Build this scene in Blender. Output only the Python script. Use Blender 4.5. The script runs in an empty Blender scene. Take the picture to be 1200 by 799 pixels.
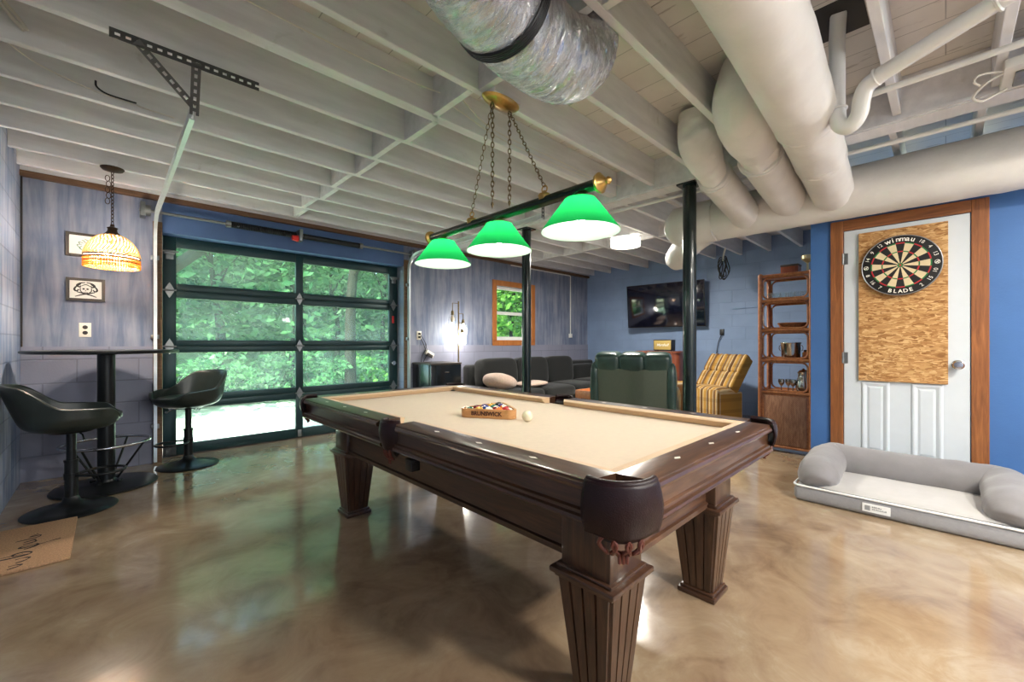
import bpy, bmesh, math, random
from mathutils import Vector, Matrix, noise as mnoise
random.seed(7)
S = bpy.context.scene
COL = S.collection
PI = math.pi
V = Vector

# ------------------------------------------------------------------ materials
def lin(c):
    return tuple(((v/255)/12.92 if v/255 <= .04045 else ((v/255+.055)/1.055)**2.4) for v in c) + (1,)

class NT:
    """tiny node-tree helper"""
    def __init__(s, name):
        s.m = bpy.data.materials.new(name); s.m.use_nodes = True
        s.t = s.m.node_tree; s.n = s.t.nodes; s.l = s.t.links
        s.n.clear()
        s.out = s.n.new('ShaderNodeOutputMaterial')
    def new(s, typ, **kw):
        n = s.n.new(typ)
        for k, v in kw.items():
            if k.startswith('i_'):
                key = k[2:].replace('_', ' ')
                n.inputs[key].default_value = v
            else:
                setattr(n, k, v)
        return n
    def link(s, a, b): s.l.new(a, b)
    def coords(s, scale=(1,1,1), rot=(0,0,0), loc=(0,0,0)):
        tc = s.new('ShaderNodeTexCoord'); mp = s.new('ShaderNodeMapping')
        mp.inputs['Scale'].default_value = scale; mp.inputs['Rotation'].default_value = rot; mp.inputs['Location'].default_value = loc
        s.link(tc.outputs['Object'], mp.inputs['Vector']); return mp.outputs['Vector']
    def noise(s, vec, scale=5, detail=4, rough=.55, dist=0):
        n = s.new('ShaderNodeTexNoise'); n.inputs['Scale'].default_value = scale
        n.inputs['Detail'].default_value = detail; n.inputs['Roughness'].default_value = rough; n.inputs['Distortion'].default_value = dist
        if vec is not None: s.link(vec, n.inputs['Vector'])
        return n.outputs['Fac']
    def ramp(s, fac, stops, interp='LINEAR'):
        r = s.new('ShaderNodeValToRGB'); r.color_ramp.interpolation = interp
        e = r.color_ramp.elements
        while len(e) < len(stops): e.new(.5)
        for i, (p, c) in enumerate(stops):
            e[i].position = p; e[i].color = c if len(c) == 4 else tuple(c)+(1,)
        s.link(fac, r.inputs['Fac']); return r.outputs['Color']
    def mix(s, fac, a, b, mode='MIX'):
        m = s.new('ShaderNodeMix', data_type='RGBA', blend_type=mode)
        for sock, v in ((m.inputs['Factor'], fac), (m.inputs['A'], a), (m.inputs['B'], b)):
            pass
        ins = {'f': m.inputs[0], 'a': m.inputs[6], 'b': m.inputs[7]}
        for k, v in (('f', fac), ('a', a), ('b', b)):
            if isinstance(v, (int, float, tuple, list)): ins[k].default_value = v
            else: s.link(v, ins[k])
        return m.outputs[2]
    def math(s, op, a, b=None):
        m = s.new('ShaderNodeMath', operation=op)
        for i, v in enumerate((a, b)):
            if v is None: continue
            if isinstance(v, (int, float)): m.inputs[i].default_value = v
            else: s.link(v, m.inputs[i])
        return m.outputs[0]
    def bump(s, h, strength=.3, dist=.01):
        b = s.new('ShaderNodeBump'); b.inputs['Strength'].default_value = strength; b.inputs['Distance'].default_value = dist
        s.link(h, b.inputs['Height']); return b.outputs['Normal']
    def pbr(s, color, rough=.5, metal=0, normal=None, spec=.5, coat=0, emit=None, estr=0, sheen=0, alpha=None):
        p = s.new('ShaderNodeBsdfPrincipled')
        def put(k, v):
            if isinstance(v, (int, float, tuple, list)): p.inputs[k].default_value = v
            else: s.link(v, p.inputs[k])
        put('Base Color', color); put('Roughness', rough); put('Metallic', metal); put('Specular IOR Level', spec)
        if coat: put('Coat Weight', coat); put('Coat Roughness', .08)
        if normal is not None: s.link(normal, p.inputs['Normal'])
        if emit is not None: put('Emission Color', emit); put('Emission Strength', estr)
        if sheen: put('Sheen Weight', sheen)
        s.link(p.outputs[0], s.out.inputs[0]); return p

def plain(name, rgb, rough=.5, metal=0, vary=.06, scale=12, bump=0, spec=.5, coat=0, emit=None, estr=0, sheen=0, stretch=(1,1,1)):
    """procedural paint/metal/cloth: base colour with a mild noise variation and optional bump"""
    t = NT(name); c = lin(rgb); v = t.coords(stretch)
    f = t.noise(v, scale, 4)
    lo = tuple(x*(1-vary) for x in c[:3])+(1,); hi = tuple(min(1, x*(1+vary)) for x in c[:3])+(1,)
    col = t.ramp(f, [(.3, lo), (.7, hi)])
    nrm = t.bump(t.noise(v, scale*4, 3), bump, .004) if bump else None
    t.pbr(col, rough, metal, nrm, spec, coat, lin(emit) if emit else None, estr, sheen)
    return t.m

def wood(name, dark, light, scale=(14, 1.2, 14), rough=.35, coat=.15, bump=.1):
    t = NT(name); v = t.coords(scale)
    n1 = t.noise(v, 2.2, 6, .6, 1.2)
    n2 = t.noise(v, 9, 5, .6)
    f = t.math('ADD', t.math('MULTIPLY', n1, .7), t.math('MULTIPLY', n2, .3))
    col = t.ramp(f, [(.3, lin(dark)), (.52, lin(tuple((a+b)/2 for a, b in zip(dark, light)))), (.72, lin(light))])
    t.pbr(col, rough, 0, t.bump(f, bump, .003), .5, coat)
    return t.m

M = {}
# stained, polished concrete
def mk_floor():
    t = NT('polished_concrete'); v = t.coords()
    a = t.noise(v, .9, 6, .62, .7); b = t.noise(v, 3.6, 6, .65, 1.2); c = t.noise(v, 60, 3)
    f = t.math('ADD', t.math('MULTIPLY', a, .6), t.math('MULTIPLY', b, .4))
    col = t.ramp(f, [(.32, lin((104, 84, 66))), (.45, lin((144, 120, 95))), (.55, lin((160, 139, 112))), (.68, lin((184, 170, 148)))])
    r = t.ramp(t.noise(v, 2.5, 5), [(.3, (.11,)*3), (.75, (.23,)*3)])
    bw = t.noise(v, 5, 3)
    t.pbr(col, r, 0, t.bump(t.math('ADD', bw, t.math('MULTIPLY', c, .05)), .03, .05), .6, .45)
    return t.m
M['floor'] = mk_floor()

def wall(name, rgb, axis, block=True, light_streak=0, rough=.55, hi=None, mort=.75):
    t = NT(name)
    tc = t.new('ShaderNodeTexCoord'); sep = t.new('ShaderNodeSeparateXYZ'); t.link(tc.outputs['Object'], sep.inputs[0])
    cb = t.new('ShaderNodeCombineXYZ')
    t.link(sep.outputs['X' if axis == 'x' else 'Y'], cb.inputs[0]); t.link(sep.outputs['Z'], cb.inputs[1])
    vec = cb.outputs[0]
    base = lin(rgb)
    n = t.noise(vec, 3, 5)
    col = t.ramp(n, [(.3, tuple(x*.93 for x in base[:3])), (.7, tuple(min(1, x*1.06) for x in base[:3]))])
    h = t.math('MULTIPLY', t.noise(vec, 70, 4), .25)
    if light_streak:  # pale upright streaks: light from the beaded lamp painted into the wall colour
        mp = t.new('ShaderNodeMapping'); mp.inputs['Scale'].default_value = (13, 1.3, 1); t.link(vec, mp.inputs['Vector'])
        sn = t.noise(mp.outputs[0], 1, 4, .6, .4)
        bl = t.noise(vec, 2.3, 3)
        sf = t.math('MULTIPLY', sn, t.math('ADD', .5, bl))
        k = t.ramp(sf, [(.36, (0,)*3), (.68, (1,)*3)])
        col = t.mix(t.math('MULTIPLY', k, light_streak), col, lin(hi))
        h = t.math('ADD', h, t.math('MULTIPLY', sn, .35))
    if block:
        br = t.new('ShaderNodeTexBrick'); t.link(vec, br.inputs['Vector'])
        br.inputs['Scale'].default_value = 1; br.inputs['Brick Width'].default_value = .40; br.inputs['Row Height'].default_value = .20
        br.inputs['Mortar Size'].default_value = .006; br.inputs['Mortar Smooth'].default_value = .3
        br.inputs['Color1'].default_value = (1,)*3+(1,); br.inputs['Color2'].default_value = (.95,)*3+(1,); br.inputs['Mortar'].default_value = (mort,)*3+(1,)
        col = t.mix(1., col, br.outputs['Color'], 'MULTIPLY')
        h = t.math('SUBTRACT', h, t.math('MULTIPLY', br.outputs['Fac'], 1.2))
    t.pbr(col, rough, 0, t.bump(h, .5, .006), .4)
    return t.m
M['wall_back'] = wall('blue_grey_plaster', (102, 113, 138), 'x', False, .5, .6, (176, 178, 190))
M['wall_back_block'] = wall('blue_grey_block', (136, 138, 156), 'x', True)
M['wall_left'] = wall('light_streaked_block', (112, 130, 162), 'y', True, .8, .5, (186, 188, 198))  # block paint with the lamp's light streaks mixed into its colour
M['wall_tv'] = wall('blue_block', (134, 156, 190), 'y', True, mort=.92)
M['wall_door'] = wall('blue_paint', (66, 108, 166), 'y', False)
M['wall_header'] = wall('blue_header', (76, 104, 150), 'x', False)
M['wall_rear'] = wall('rear_paint', (150, 156, 170), 'x', False)

def mk_deck():
    t = NT('whitewashed_planks')
    v = t.coords((1, 1, 1))
    br = t.new('ShaderNodeTexBrick'); mp = t.coords((1, 1, 1), (0, 0, PI/2)); t.link(mp, br.inputs['Vector'])
    br.inputs['Scale'].default_value = 1; br.inputs['Brick Width'].default_value = 2.4; br.inputs['Row Height'].default_value = .19
    br.inputs['Mortar Size'].default_value = .003
    br.inputs['Color1'].default_value = (1,)*3+(1,); br.inputs['Color2'].default_value = (.93,)*3+(1,); br.inputs['Mortar'].default_value = (.55,)*3+(1,)
    fl = t.noise(t.coords((22, 4.5, 1)), 1, 3, .6)
    sm = t.noise(v, 2, 5)
    col = t.ramp(sm, [(.3, lin((208, 203, 197))), (.7, lin((226, 222, 216)))])
    fk = t.ramp(fl, [(.64, (0,)*3), (.72, (1,)*3)])
    col = t.mix(t.math('MULTIPLY', fk, .55), col, lin((120, 106, 96)))
    col = t.mix(1., col, br.outputs['Color'], 'MULTIPLY')
    t.pbr(col, .6, 0, t.bump(t.math('SUBTRACT', sm, br.outputs['Fac']), .2, .004), .3)
    return t.m
M['deck'] = mk_deck()

def mk_joist():
    t = NT('white_painted_lumber'); v = t.coords((1, 6, 6)); w = t.coords()
    a = t.noise(v, 2.5, 5); s = t.noise(w, 4.2, 5, .6, .5)
    col = t.ramp(a, [(.3, lin((208, 208, 210))), (.7, lin((228, 228, 230)))])
    k = t.ramp(s, [(.66, (0,)*3), (.76, (1,)*3)])
    col = t.mix(t.math('MULTIPLY', k, .45), col, lin((140, 130, 118)))
    t.pbr(col, .5, 0, t.bump(a, .15, .003), .35)
    return t.m
M['joist'] = mk_joist()
M['raw_wood'] = wood('raw_plate_wood', (86, 62, 44), (128, 96, 70), (1.2, 14, 14), .7, 0)
M['casing'] = wood('stained_oak_casing', (104, 60, 30), (176, 112, 62), (16, 16, 1.1), .4, .1)
M['casing_x'] = wood('stained_oak_casing_flat', (104, 60, 30), (176, 112, 62), (1.1, 1.1, 16), .4, .1)
M['win_casing'] = wood('honey_oak', (150, 88, 40), (196, 128, 66), (14, 14, 1.5), .4, .1)
M['white_paint'] = plain('white_door_paint', (206, 213, 219), .4, vary=.02)
M['white_vinyl'] = plain('white_vinyl', (232, 233, 230), .35, vary=.02)
M['chrome'] = plain('chrome', (205, 205, 208), .18, 1, vary=.04)
M['galv'] = plain('galvanised_steel', (140, 142, 142), .35, .9, vary=.1, scale=30)
M['track'] = plain('white_galvanised_track', (214, 220, 222), .32, .55, vary=.05)
M['dark_galv'] = plain('grey_punched_steel', (78, 80, 80), .5, .3, vary=.1)
M['door_green'] = plain('dark_green_aluminium', (20, 52, 54), .38, .25, vary=.08, scale=8)
M['post_green'] = plain('dark_green_enamel', (20, 34, 34), .22, .1, vary=.1, coat=.4)
M['black'] = plain('black_plastic', (20, 20, 22), .4, vary=.1)
M['black_gloss'] = plain('black_gloss', (12, 12, 15), .12, vary=.05)
M['black_metal'] = plain('black_powder_coat', (28, 31, 32), .33, .4, vary=.12)
M['red'] = plain('red_cone_paint', (206, 36, 34), .4, .2)
M['brass'] = plain('antique_brass', (196, 160, 96), .28, .95, vary=.12, scale=30)
M['old_brass'] = plain('aged_chain_brass', (120, 104, 74), .4, .9, vary=.15, scale=40)
M['bronze'] = plain('dark_bronze', (70, 52, 38), .45, .8, vary=.15)
M['pvc'] = plain('white_pvc', (226, 226, 222), .3, vary=.02)
M['wire'] = plain('white_cable', (218, 214, 204), .5, vary=.03)
M['outlet'] = plain('ivory_plastic', (232, 226, 212), .4, vary=.02)
M['slot'] = plain('dark_slot', (40, 36, 34), .6)
M['leather_stool'] = plain('dark_olive_vinyl', (38, 46, 42), .34, vary=.15, scale=9, bump=.06, spec=.5)
M['felt'] = plain('tan_felt', (206, 187, 164), .9, vary=.03, scale=40, bump=.1, spec=.15, sheen=.2)
M['cushion_felt'] = plain('tan_rail_felt', (204, 174, 139), .9, vary=.03, scale=40, bump=.1, spec=.15, sheen=.2)
M['mahogany'] = wood('dark_walnut', (44, 28, 19), (98, 66, 45), (14, 1.3, 14), .28, .45, .05)
M['mahogany_x'] = wood('dark_walnut_cross', (54, 35, 25), (118, 82, 58), (1.3, 14, 14), .28, .45, .05)
M['mahogany_z'] = wood('dark_walnut_upright', (44, 28, 20), (96, 66, 47), (15, 15, 1.2), .3, .4, .05)
M['pocket_leather'] = plain('oxblood_leather', (30, 10, 14), .40, vary=.18, scale=60, bump=.25, spec=.35)
M['tassel'] = plain('brown_leather_straps', (96, 46, 34), .45, vary=.2)
M['pearl'] = plain('pearl_inlay', (232, 224, 210), .3)
M['green_tube'] = plain('dark_green_tube', (18, 40, 26), .25, .3, vary=.1, coat=.3)
M['ivory_ball'] = plain('ivory_ball', (236, 226, 196), .12, coat=.5, vary=.01)
M['rack_wood'] = wood('birch_rack', (176, 118, 66), (214, 164, 108), (6, 6, 20), .4, .1)
M['rack_print'] = plain('burnt_print', (74, 40, 22), .6)
M['duct_wrap'] = plain('white_duct_wrap', (220, 217, 213), .55, vary=.06, scale=4, bump=.8, spec=.3)
M['coir'] = plain('coir', (182, 144, 112), .95, vary=.3, scale=140, bump=.8, spec=.1)
M['coir_print'] = plain('black_coir_print', (46, 36, 32), .95, vary=.3, scale=120)
M['dog_grey'] = plain('grey_plush', (132, 129, 130), .9, vary=.06, scale=9, bump=.25, spec=.15, sheen=.35)
M['dog_base'] = plain('grey_base_fabric', (152, 151, 153), .85, vary=.05, scale=60, bump=.3, spec=.15)
M['dog_mat'] = plain('pale_plush_mattress', (184, 181, 178), .9, vary=.05, scale=9, bump=.3, spec=.15, sheen=.35)
M['tag_white'] = plain('white_tag', (236, 236, 234), .6, vary=.01)
M['tag_ink'] = plain('grey_tag_ink', (150, 152, 152), .7)
M['sofa'] = plain('charcoal_upholstery', (29, 31, 31), .85, vary=.12, scale=60, bump=.25, spec=.2, sheen=.2)
M['throw'] = plain('beige_shag', (196, 172, 156), .95, vary=.12, scale=50, bump=.9, spec=.1, sheen=.3)
M['recliner'] = plain('bottle_green_leather', (44, 66, 60), .3, vary=.22, scale=9, bump=.3, spec=.55)
M['recliner_back'] = plain('olive_back_panel', (74, 82, 68), .6, vary=.05, scale=40)
M['cherry'] = wood('cherry_cabinet', (112, 54, 34), (158, 86, 56), (10, 10, 1.2), .35, .2)
M['box_wood'] = wood('orange_pine', (168, 96, 52), (206, 136, 82), (8, 8, 8), .45, .1)
M['gold_grille'] = plain('gold_grille', (196, 168, 96), .55, .2, vary=.1, scale=150, bump=.5)
M['logo_white'] = plain('white_script', (240, 236, 226), .4)
M['fridge'] = plain('black_fridge', (18, 24, 26), .22, .2, vary=.05, coat=.2)
M['rattan'] = wood('brown_rattan', (124, 70, 38), (196, 130, 80), (9, 9, 9), .35, .25)
M['silver'] = plain('polished_pewter', (190, 186, 178), .16, 1, vary=.1)
M['basket'] = plain('woven_basket', (146, 88, 52), .8, vary=.35, scale=60, bump=.6)
M['trophy'] = plain('pale_gold', (214, 196, 150), .3, .6)
M['cable'] = plain('black_cable', (30, 32, 34), .5)
M['frame'] = plain('dark_frame', (62, 54, 48), .5, vary=.15)
M['paper'] = plain('white_paper', (236, 234, 226), .8, vary=.01)
M['ink'] = plain('print_ink', (52, 48, 44), .8, vary=.1)
M['ink_green'] = plain('green_print_ink', (120, 150, 128), .8, vary=.1)
M['dart_black'] = plain('dartboard_black', (24, 23, 24), .8)
M['dart_cream'] = plain('dartboard_sisal', (214, 196, 158), .85)
M['dart_red'] = plain('dartboard_red', (176, 34, 44), .8)
M['dart_green'] = plain('dartboard_green', (34, 116, 62), .8)
M['rim_wire'] = plain('rim_steel', (150, 152, 156), .4, .7)
M['bark'] = plain('tree_bark', (36, 29, 24), .9, vary=.25, scale=8, bump=.8, spec=.05, stretch=(3, 3, .6))
M['porch_wood'] = wood('weathered_porch_wood', (40, 28, 20), (62, 46, 34), (10, 10, 1), .8, 0)
M['terracotta'] = plain('terracotta_band', (110, 84, 70), .7)

def mk_osb():
    t = NT('oriented_strand_board'); out = None
    mp = t.coords((11, 11, 34)); vo = t.new('ShaderNodeTexVoronoi', feature='F1'); vo.inputs['Scale'].default_value = 2.6
    nz = t.new('ShaderNodeTexNoise'); nz.inputs['Scale'].default_value = 1.3; t.link(mp, nz.inputs['Vector'])
    ad = t.new('ShaderNodeVectorMath', operation='ADD'); sc = t.new('ShaderNodeVectorMath', operation='SCALE'); sc.inputs['Scale'].default_value = 1.6
    t.link(nz.outputs['Color'], sc.inputs[0]); t.link(mp, ad.inputs[0]); t.link(sc.outputs[0], ad.inputs[1]); t.link(ad.outputs[0], vo.inputs['Vector'])
    se = t.new('ShaderNodeSeparateColor'); t.link(vo.outputs['Color'], se.inputs[0])
    col = t.ramp(se.outputs[0], [(0, lin((140, 96, 54))), (.25, lin((172, 126, 78))), (.65, lin((192, 148, 96))), (1, lin((216, 178, 126)))])
    t.pbr(col, .75, 0, t.bump(vo.outputs['Distance'], .25, .004), .25)
    return t.m
M['osb'] = mk_osb()

def mk_foil():
    t = NT('crinkled_foil')
    n = t.noise(t.coords((16, 3.5, 3.5)), 3.2, 5, .7, 1.0)
    vo = t.new('ShaderNodeTexVoronoi'); vo.inputs['Scale'].default_value = 9; t.link(t.coords((3, 1.2, 1.2)), vo.inputs['Vector'])
    h = t.math('ADD', n, t.math('MULTIPLY', vo.outputs['Distance'], .7))
    t.pbr(t.ramp(n, [(.3, lin((214, 215, 220))), (.7, lin((246, 246, 247)))]), .26, 1, t.bump(h, 1.0, .03))
    return t.m
M['foil'] = mk_foil()

def mk_plaid():
    t = NT('plaid_upholstery')
    tc = t.new('ShaderNodeTexCoord'); sep = t.new('ShaderNodeSeparateXYZ'); t.link(tc.outputs['Object'], sep.inputs[0])
    def band(o, fr, th):
        return t.math('GREATER_THAN', t.math('SINE', t.math('MULTIPLY', o, fr)), th)
    a = band(sep.outputs['Y'], 58, .25); b = band(sep.outputs['Y'], 117, .7); c = band(sep.outputs['Z'], 40, .55)
    col = t.mix(t.math('MULTIPLY', a, .8), lin((176, 134, 66)), lin((84, 60, 50)))
    col = t.mix(t.math('MULTIPLY', b, .75), col, lin((206, 186, 150)))
    col = t.mix(t.math('MULTIPLY', c, .22), col, lin((78, 58, 44)))
    t.pbr(col, .9, 0, t.bump(t.noise(None, 200, 2), .4, .003), .15)
    return t.m
M['plaid'] = mk_plaid()

def mk_weave(name, c1, c2, ax):
    t = NT(name); tc = t.new('ShaderNodeTexCoord'); sep = t.new('ShaderNodeSeparateXYZ'); t.link(tc.outputs['Object'], sep.inputs[0])
    a = t.math('SINE', t.math('MULTIPLY', sep.outputs[ax], 420)); b = t.math('SINE', t.math('MULTIPLY', sep.outputs['Z'], 420))
    f = t.math('ADD', t.math('MULTIPLY', t.math('MULTIPLY', a, b), .25), t.math('MULTIPLY', t.noise(t.coords((1, 8, 1.5)), 9, 4), .9))
    t.pbr(t.ramp(f, [(.15, lin(c1)), (.75, lin(c2))]), .6, 0, t.bump(f, .5, .003), .3)
    return t.m
M['cane'] = mk_weave('woven_cane', (112, 72, 52), (182, 136, 104), 'Y')

def mk_glass(name, tint, haze, refl):
    t = NT(name)
    tr = t.new('ShaderNodeBsdfTransparent'); tr.inputs[0].default_value = tint
    gl = t.new('ShaderNodeBsdfGlossy'); gl.inputs['Roughness'].default_value = .02
    df = t.new('ShaderNodeBsdfTranslucent'); df.inputs[0].default_value = (.85, 1, .95, 1)
    m1 = t.new('ShaderNodeMixShader'); m2 = t.new('ShaderNodeMixShader')
    n = t.noise(t.coords((1, 1, 1)), 2.2, 5, .6)
    t.link(t.math('MULTIPLY', t.ramp(n, [(.3, (.3,)*3), (.75, (1,)*3)]), haze), m1.inputs[0])
    t.link(tr.outputs[0], m1.inputs[1]); t.link(df.outputs[0], m1.inputs[2])
    lw = t.new('ShaderNodeLayerWeight'); lw.inputs[0].default_value = .25
    t.link(t.math('ADD', t.math('MULTIPLY', lw.outputs['Facing'], refl), .003), m2.inputs[0])
    t.link(m1.outputs[0], m2.inputs[1]); t.link(gl.outputs[0], m2.inputs[2]); t.link(m2.outputs[0], t.out.inputs[0])
    return t.m
M['pane'] = mk_glass('hazy_door_glass', (.77, .92, .89, 1), .105, .03)
M['window_glass'] = mk_glass('window_glass', (.95, .98, .96, 1), .03, .10)
M['clear_glass'] = mk_glass('clear_glass', (.93, .95, .95, 1), .06, .5)

def mk_shade(name, rgb, trans, emit, es, rough=.25):
    t = NT(name); c = lin(rgb)
    d = t.new('ShaderNodeBsdfDiffuse'); d.inputs[0].default_value = c
    r = t.new('ShaderNodeBsdfTranslucent'); r.inputs[0].default_value = c
    g = t.new('ShaderNodeBsdfGlossy'); g.inputs['Roughness'].default_value = rough
    e = t.new('ShaderNodeEmission'); e.inputs[0].default_value = lin(emit); e.inputs[1].default_value = es
    m1 = t.new('ShaderNodeMixShader'); m1.inputs[0].default_value = trans
    m2 = t.new('ShaderNodeMixShader'); m2.inputs[0].default_value = .04
    ad = t.new('ShaderNodeAddShader')
    t.link(d.outputs[0], m1.inputs[1]); t.link(r.outputs[0], m1.inputs[2])
    t.link(m1.outputs[0], m2.inputs[1]); t.link(g.outputs[0], m2.inputs[2])
    t.link(m2.outputs[0], ad.inputs[0]); t.link(e.outputs[0], ad.inputs[1]); t.link(ad.outputs[0], t.out.inputs[0])
    return t.m
M['green_glass'] = mk_shade('green_cased_glass', (18, 132, 66), .72, (0, 140, 80), .0)
M['white_glass'] = mk_shade('white_glass_lining', (222, 240, 230), .72, (225, 255, 240), .0)
M['amber'] = mk_shade('amber_beads', (214, 150, 70), .45, (255, 180, 90), .02)
M['bead_pale'] = mk_shade('pale_glass_beads', (238, 208, 164), .30, (255, 214, 150), .0)
M['drum'] = mk_shade('white_drum_shade', (244, 240, 232), .6, (255, 246, 228), 1.0)

def glow(name, rgb, s):
    t = NT(name); e = t.new('ShaderNodeEmission'); e.inputs[0].default_value = lin(rgb); e.inputs[1].default_value = s
    t.link(e.outputs[0], t.out.inputs[0]); return t.m
M['bulb'] = glow('lit_bulb', (255, 240, 214), 14)
M['bulb_pool'] = glow('lit_pool_bulb', (255, 246, 228), 40)
M['bulb_warm'] = glow('lit_warm_bulb', (255, 214, 150), 12)
M['bulb_off'] = plain('unlit_bulb', (236, 214, 190), .2)

def mk_screen():
    t = NT('tv_glass'); t.pbr(lin((8, 10, 28)), .09, 0, None, .8, .6); return t.m
M['screen'] = mk_screen()

def mk_leaf(name, a, b):
    t = NT(name)
    oi = t.new('ShaderNodeNewGeometry')
    col = t.ramp(oi.outputs['Random Per Island'], [(0, lin(a)), (1, lin(b))])
    d = t.new('ShaderNodeBsdfDiffuse'); r = t.new('ShaderNodeBsdfTranslucent'); mx = t.new('ShaderNodeMixShader'); mx.inputs[0].default_value = .4
    t.link(col, d.inputs[0]); t.link(col, r.inputs[0]); t.link(d.outputs[0], mx.inputs[1]); t.link(r.outputs[0], mx.inputs[2]); t.link(mx.outputs[0], t.out.inputs[0])
    return t.m
M['leaf_a'] = mk_leaf('pale_leaves', (46, 90, 56), (118, 158, 104))
M['leaf_b'] = mk_leaf('mid_leaves', (32, 70, 42), (92, 134, 82))
M['leaf_c'] = mk_leaf('fresh_leaves', (36, 84, 30), (100, 146, 62))

def mk_lawn():
    t = NT('pale_grass'); v = t.coords()
    a = t.noise(v, .5, 5); b = t.noise(v, 14, 5)
    col = t.ramp(t.math('ADD', t.math('MULTIPLY', a, .6), t.math('MULTIPLY', b, .4)), [(.35, lin((142, 158, 116))), (.6, lin((178, 180, 158)))])
    t.pbr(col, .95, 0, t.bump(b, .6, .05), .1); return t.m
M['lawn'] = mk_lawn()

M['undergrowth'] = plain('dark_undergrowth', (52, 84, 44), .95, vary=.5, scale=3, bump=.6, spec=.1)  # dark green forest floor of the wooded hill
def mk_stripe(name, rgb):
    t = NT(name); tc = t.new('ShaderNodeTexCoord'); sep = t.new('ShaderNodeSeparateXYZ'); t.link(tc.outputs['Object'], sep.inputs[0])
    f = t.math('LESS_THAN', t.math('ABSOLUTE', sep.outputs['Z']), .0155)
    t.pbr(t.mix(f, lin((238, 230, 208)), lin(rgb)), .12, 0, None, .5, .5); return t.m
def mk_solid(name, rgb):
    t = NT(name); tc = t.new('ShaderNodeTexCoord'); sep = t.new('ShaderNodeSeparateXYZ'); t.link(tc.outputs['Object'], sep.inputs[0])
    f = t.math('GREATER_THAN', t.math('ABSOLUTE', sep.outputs['X']), .0262)
    t.pbr(t.mix(f, lin(rgb), lin((238, 230, 208))), .12, 0, None, .5, .5); return t.m

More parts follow.
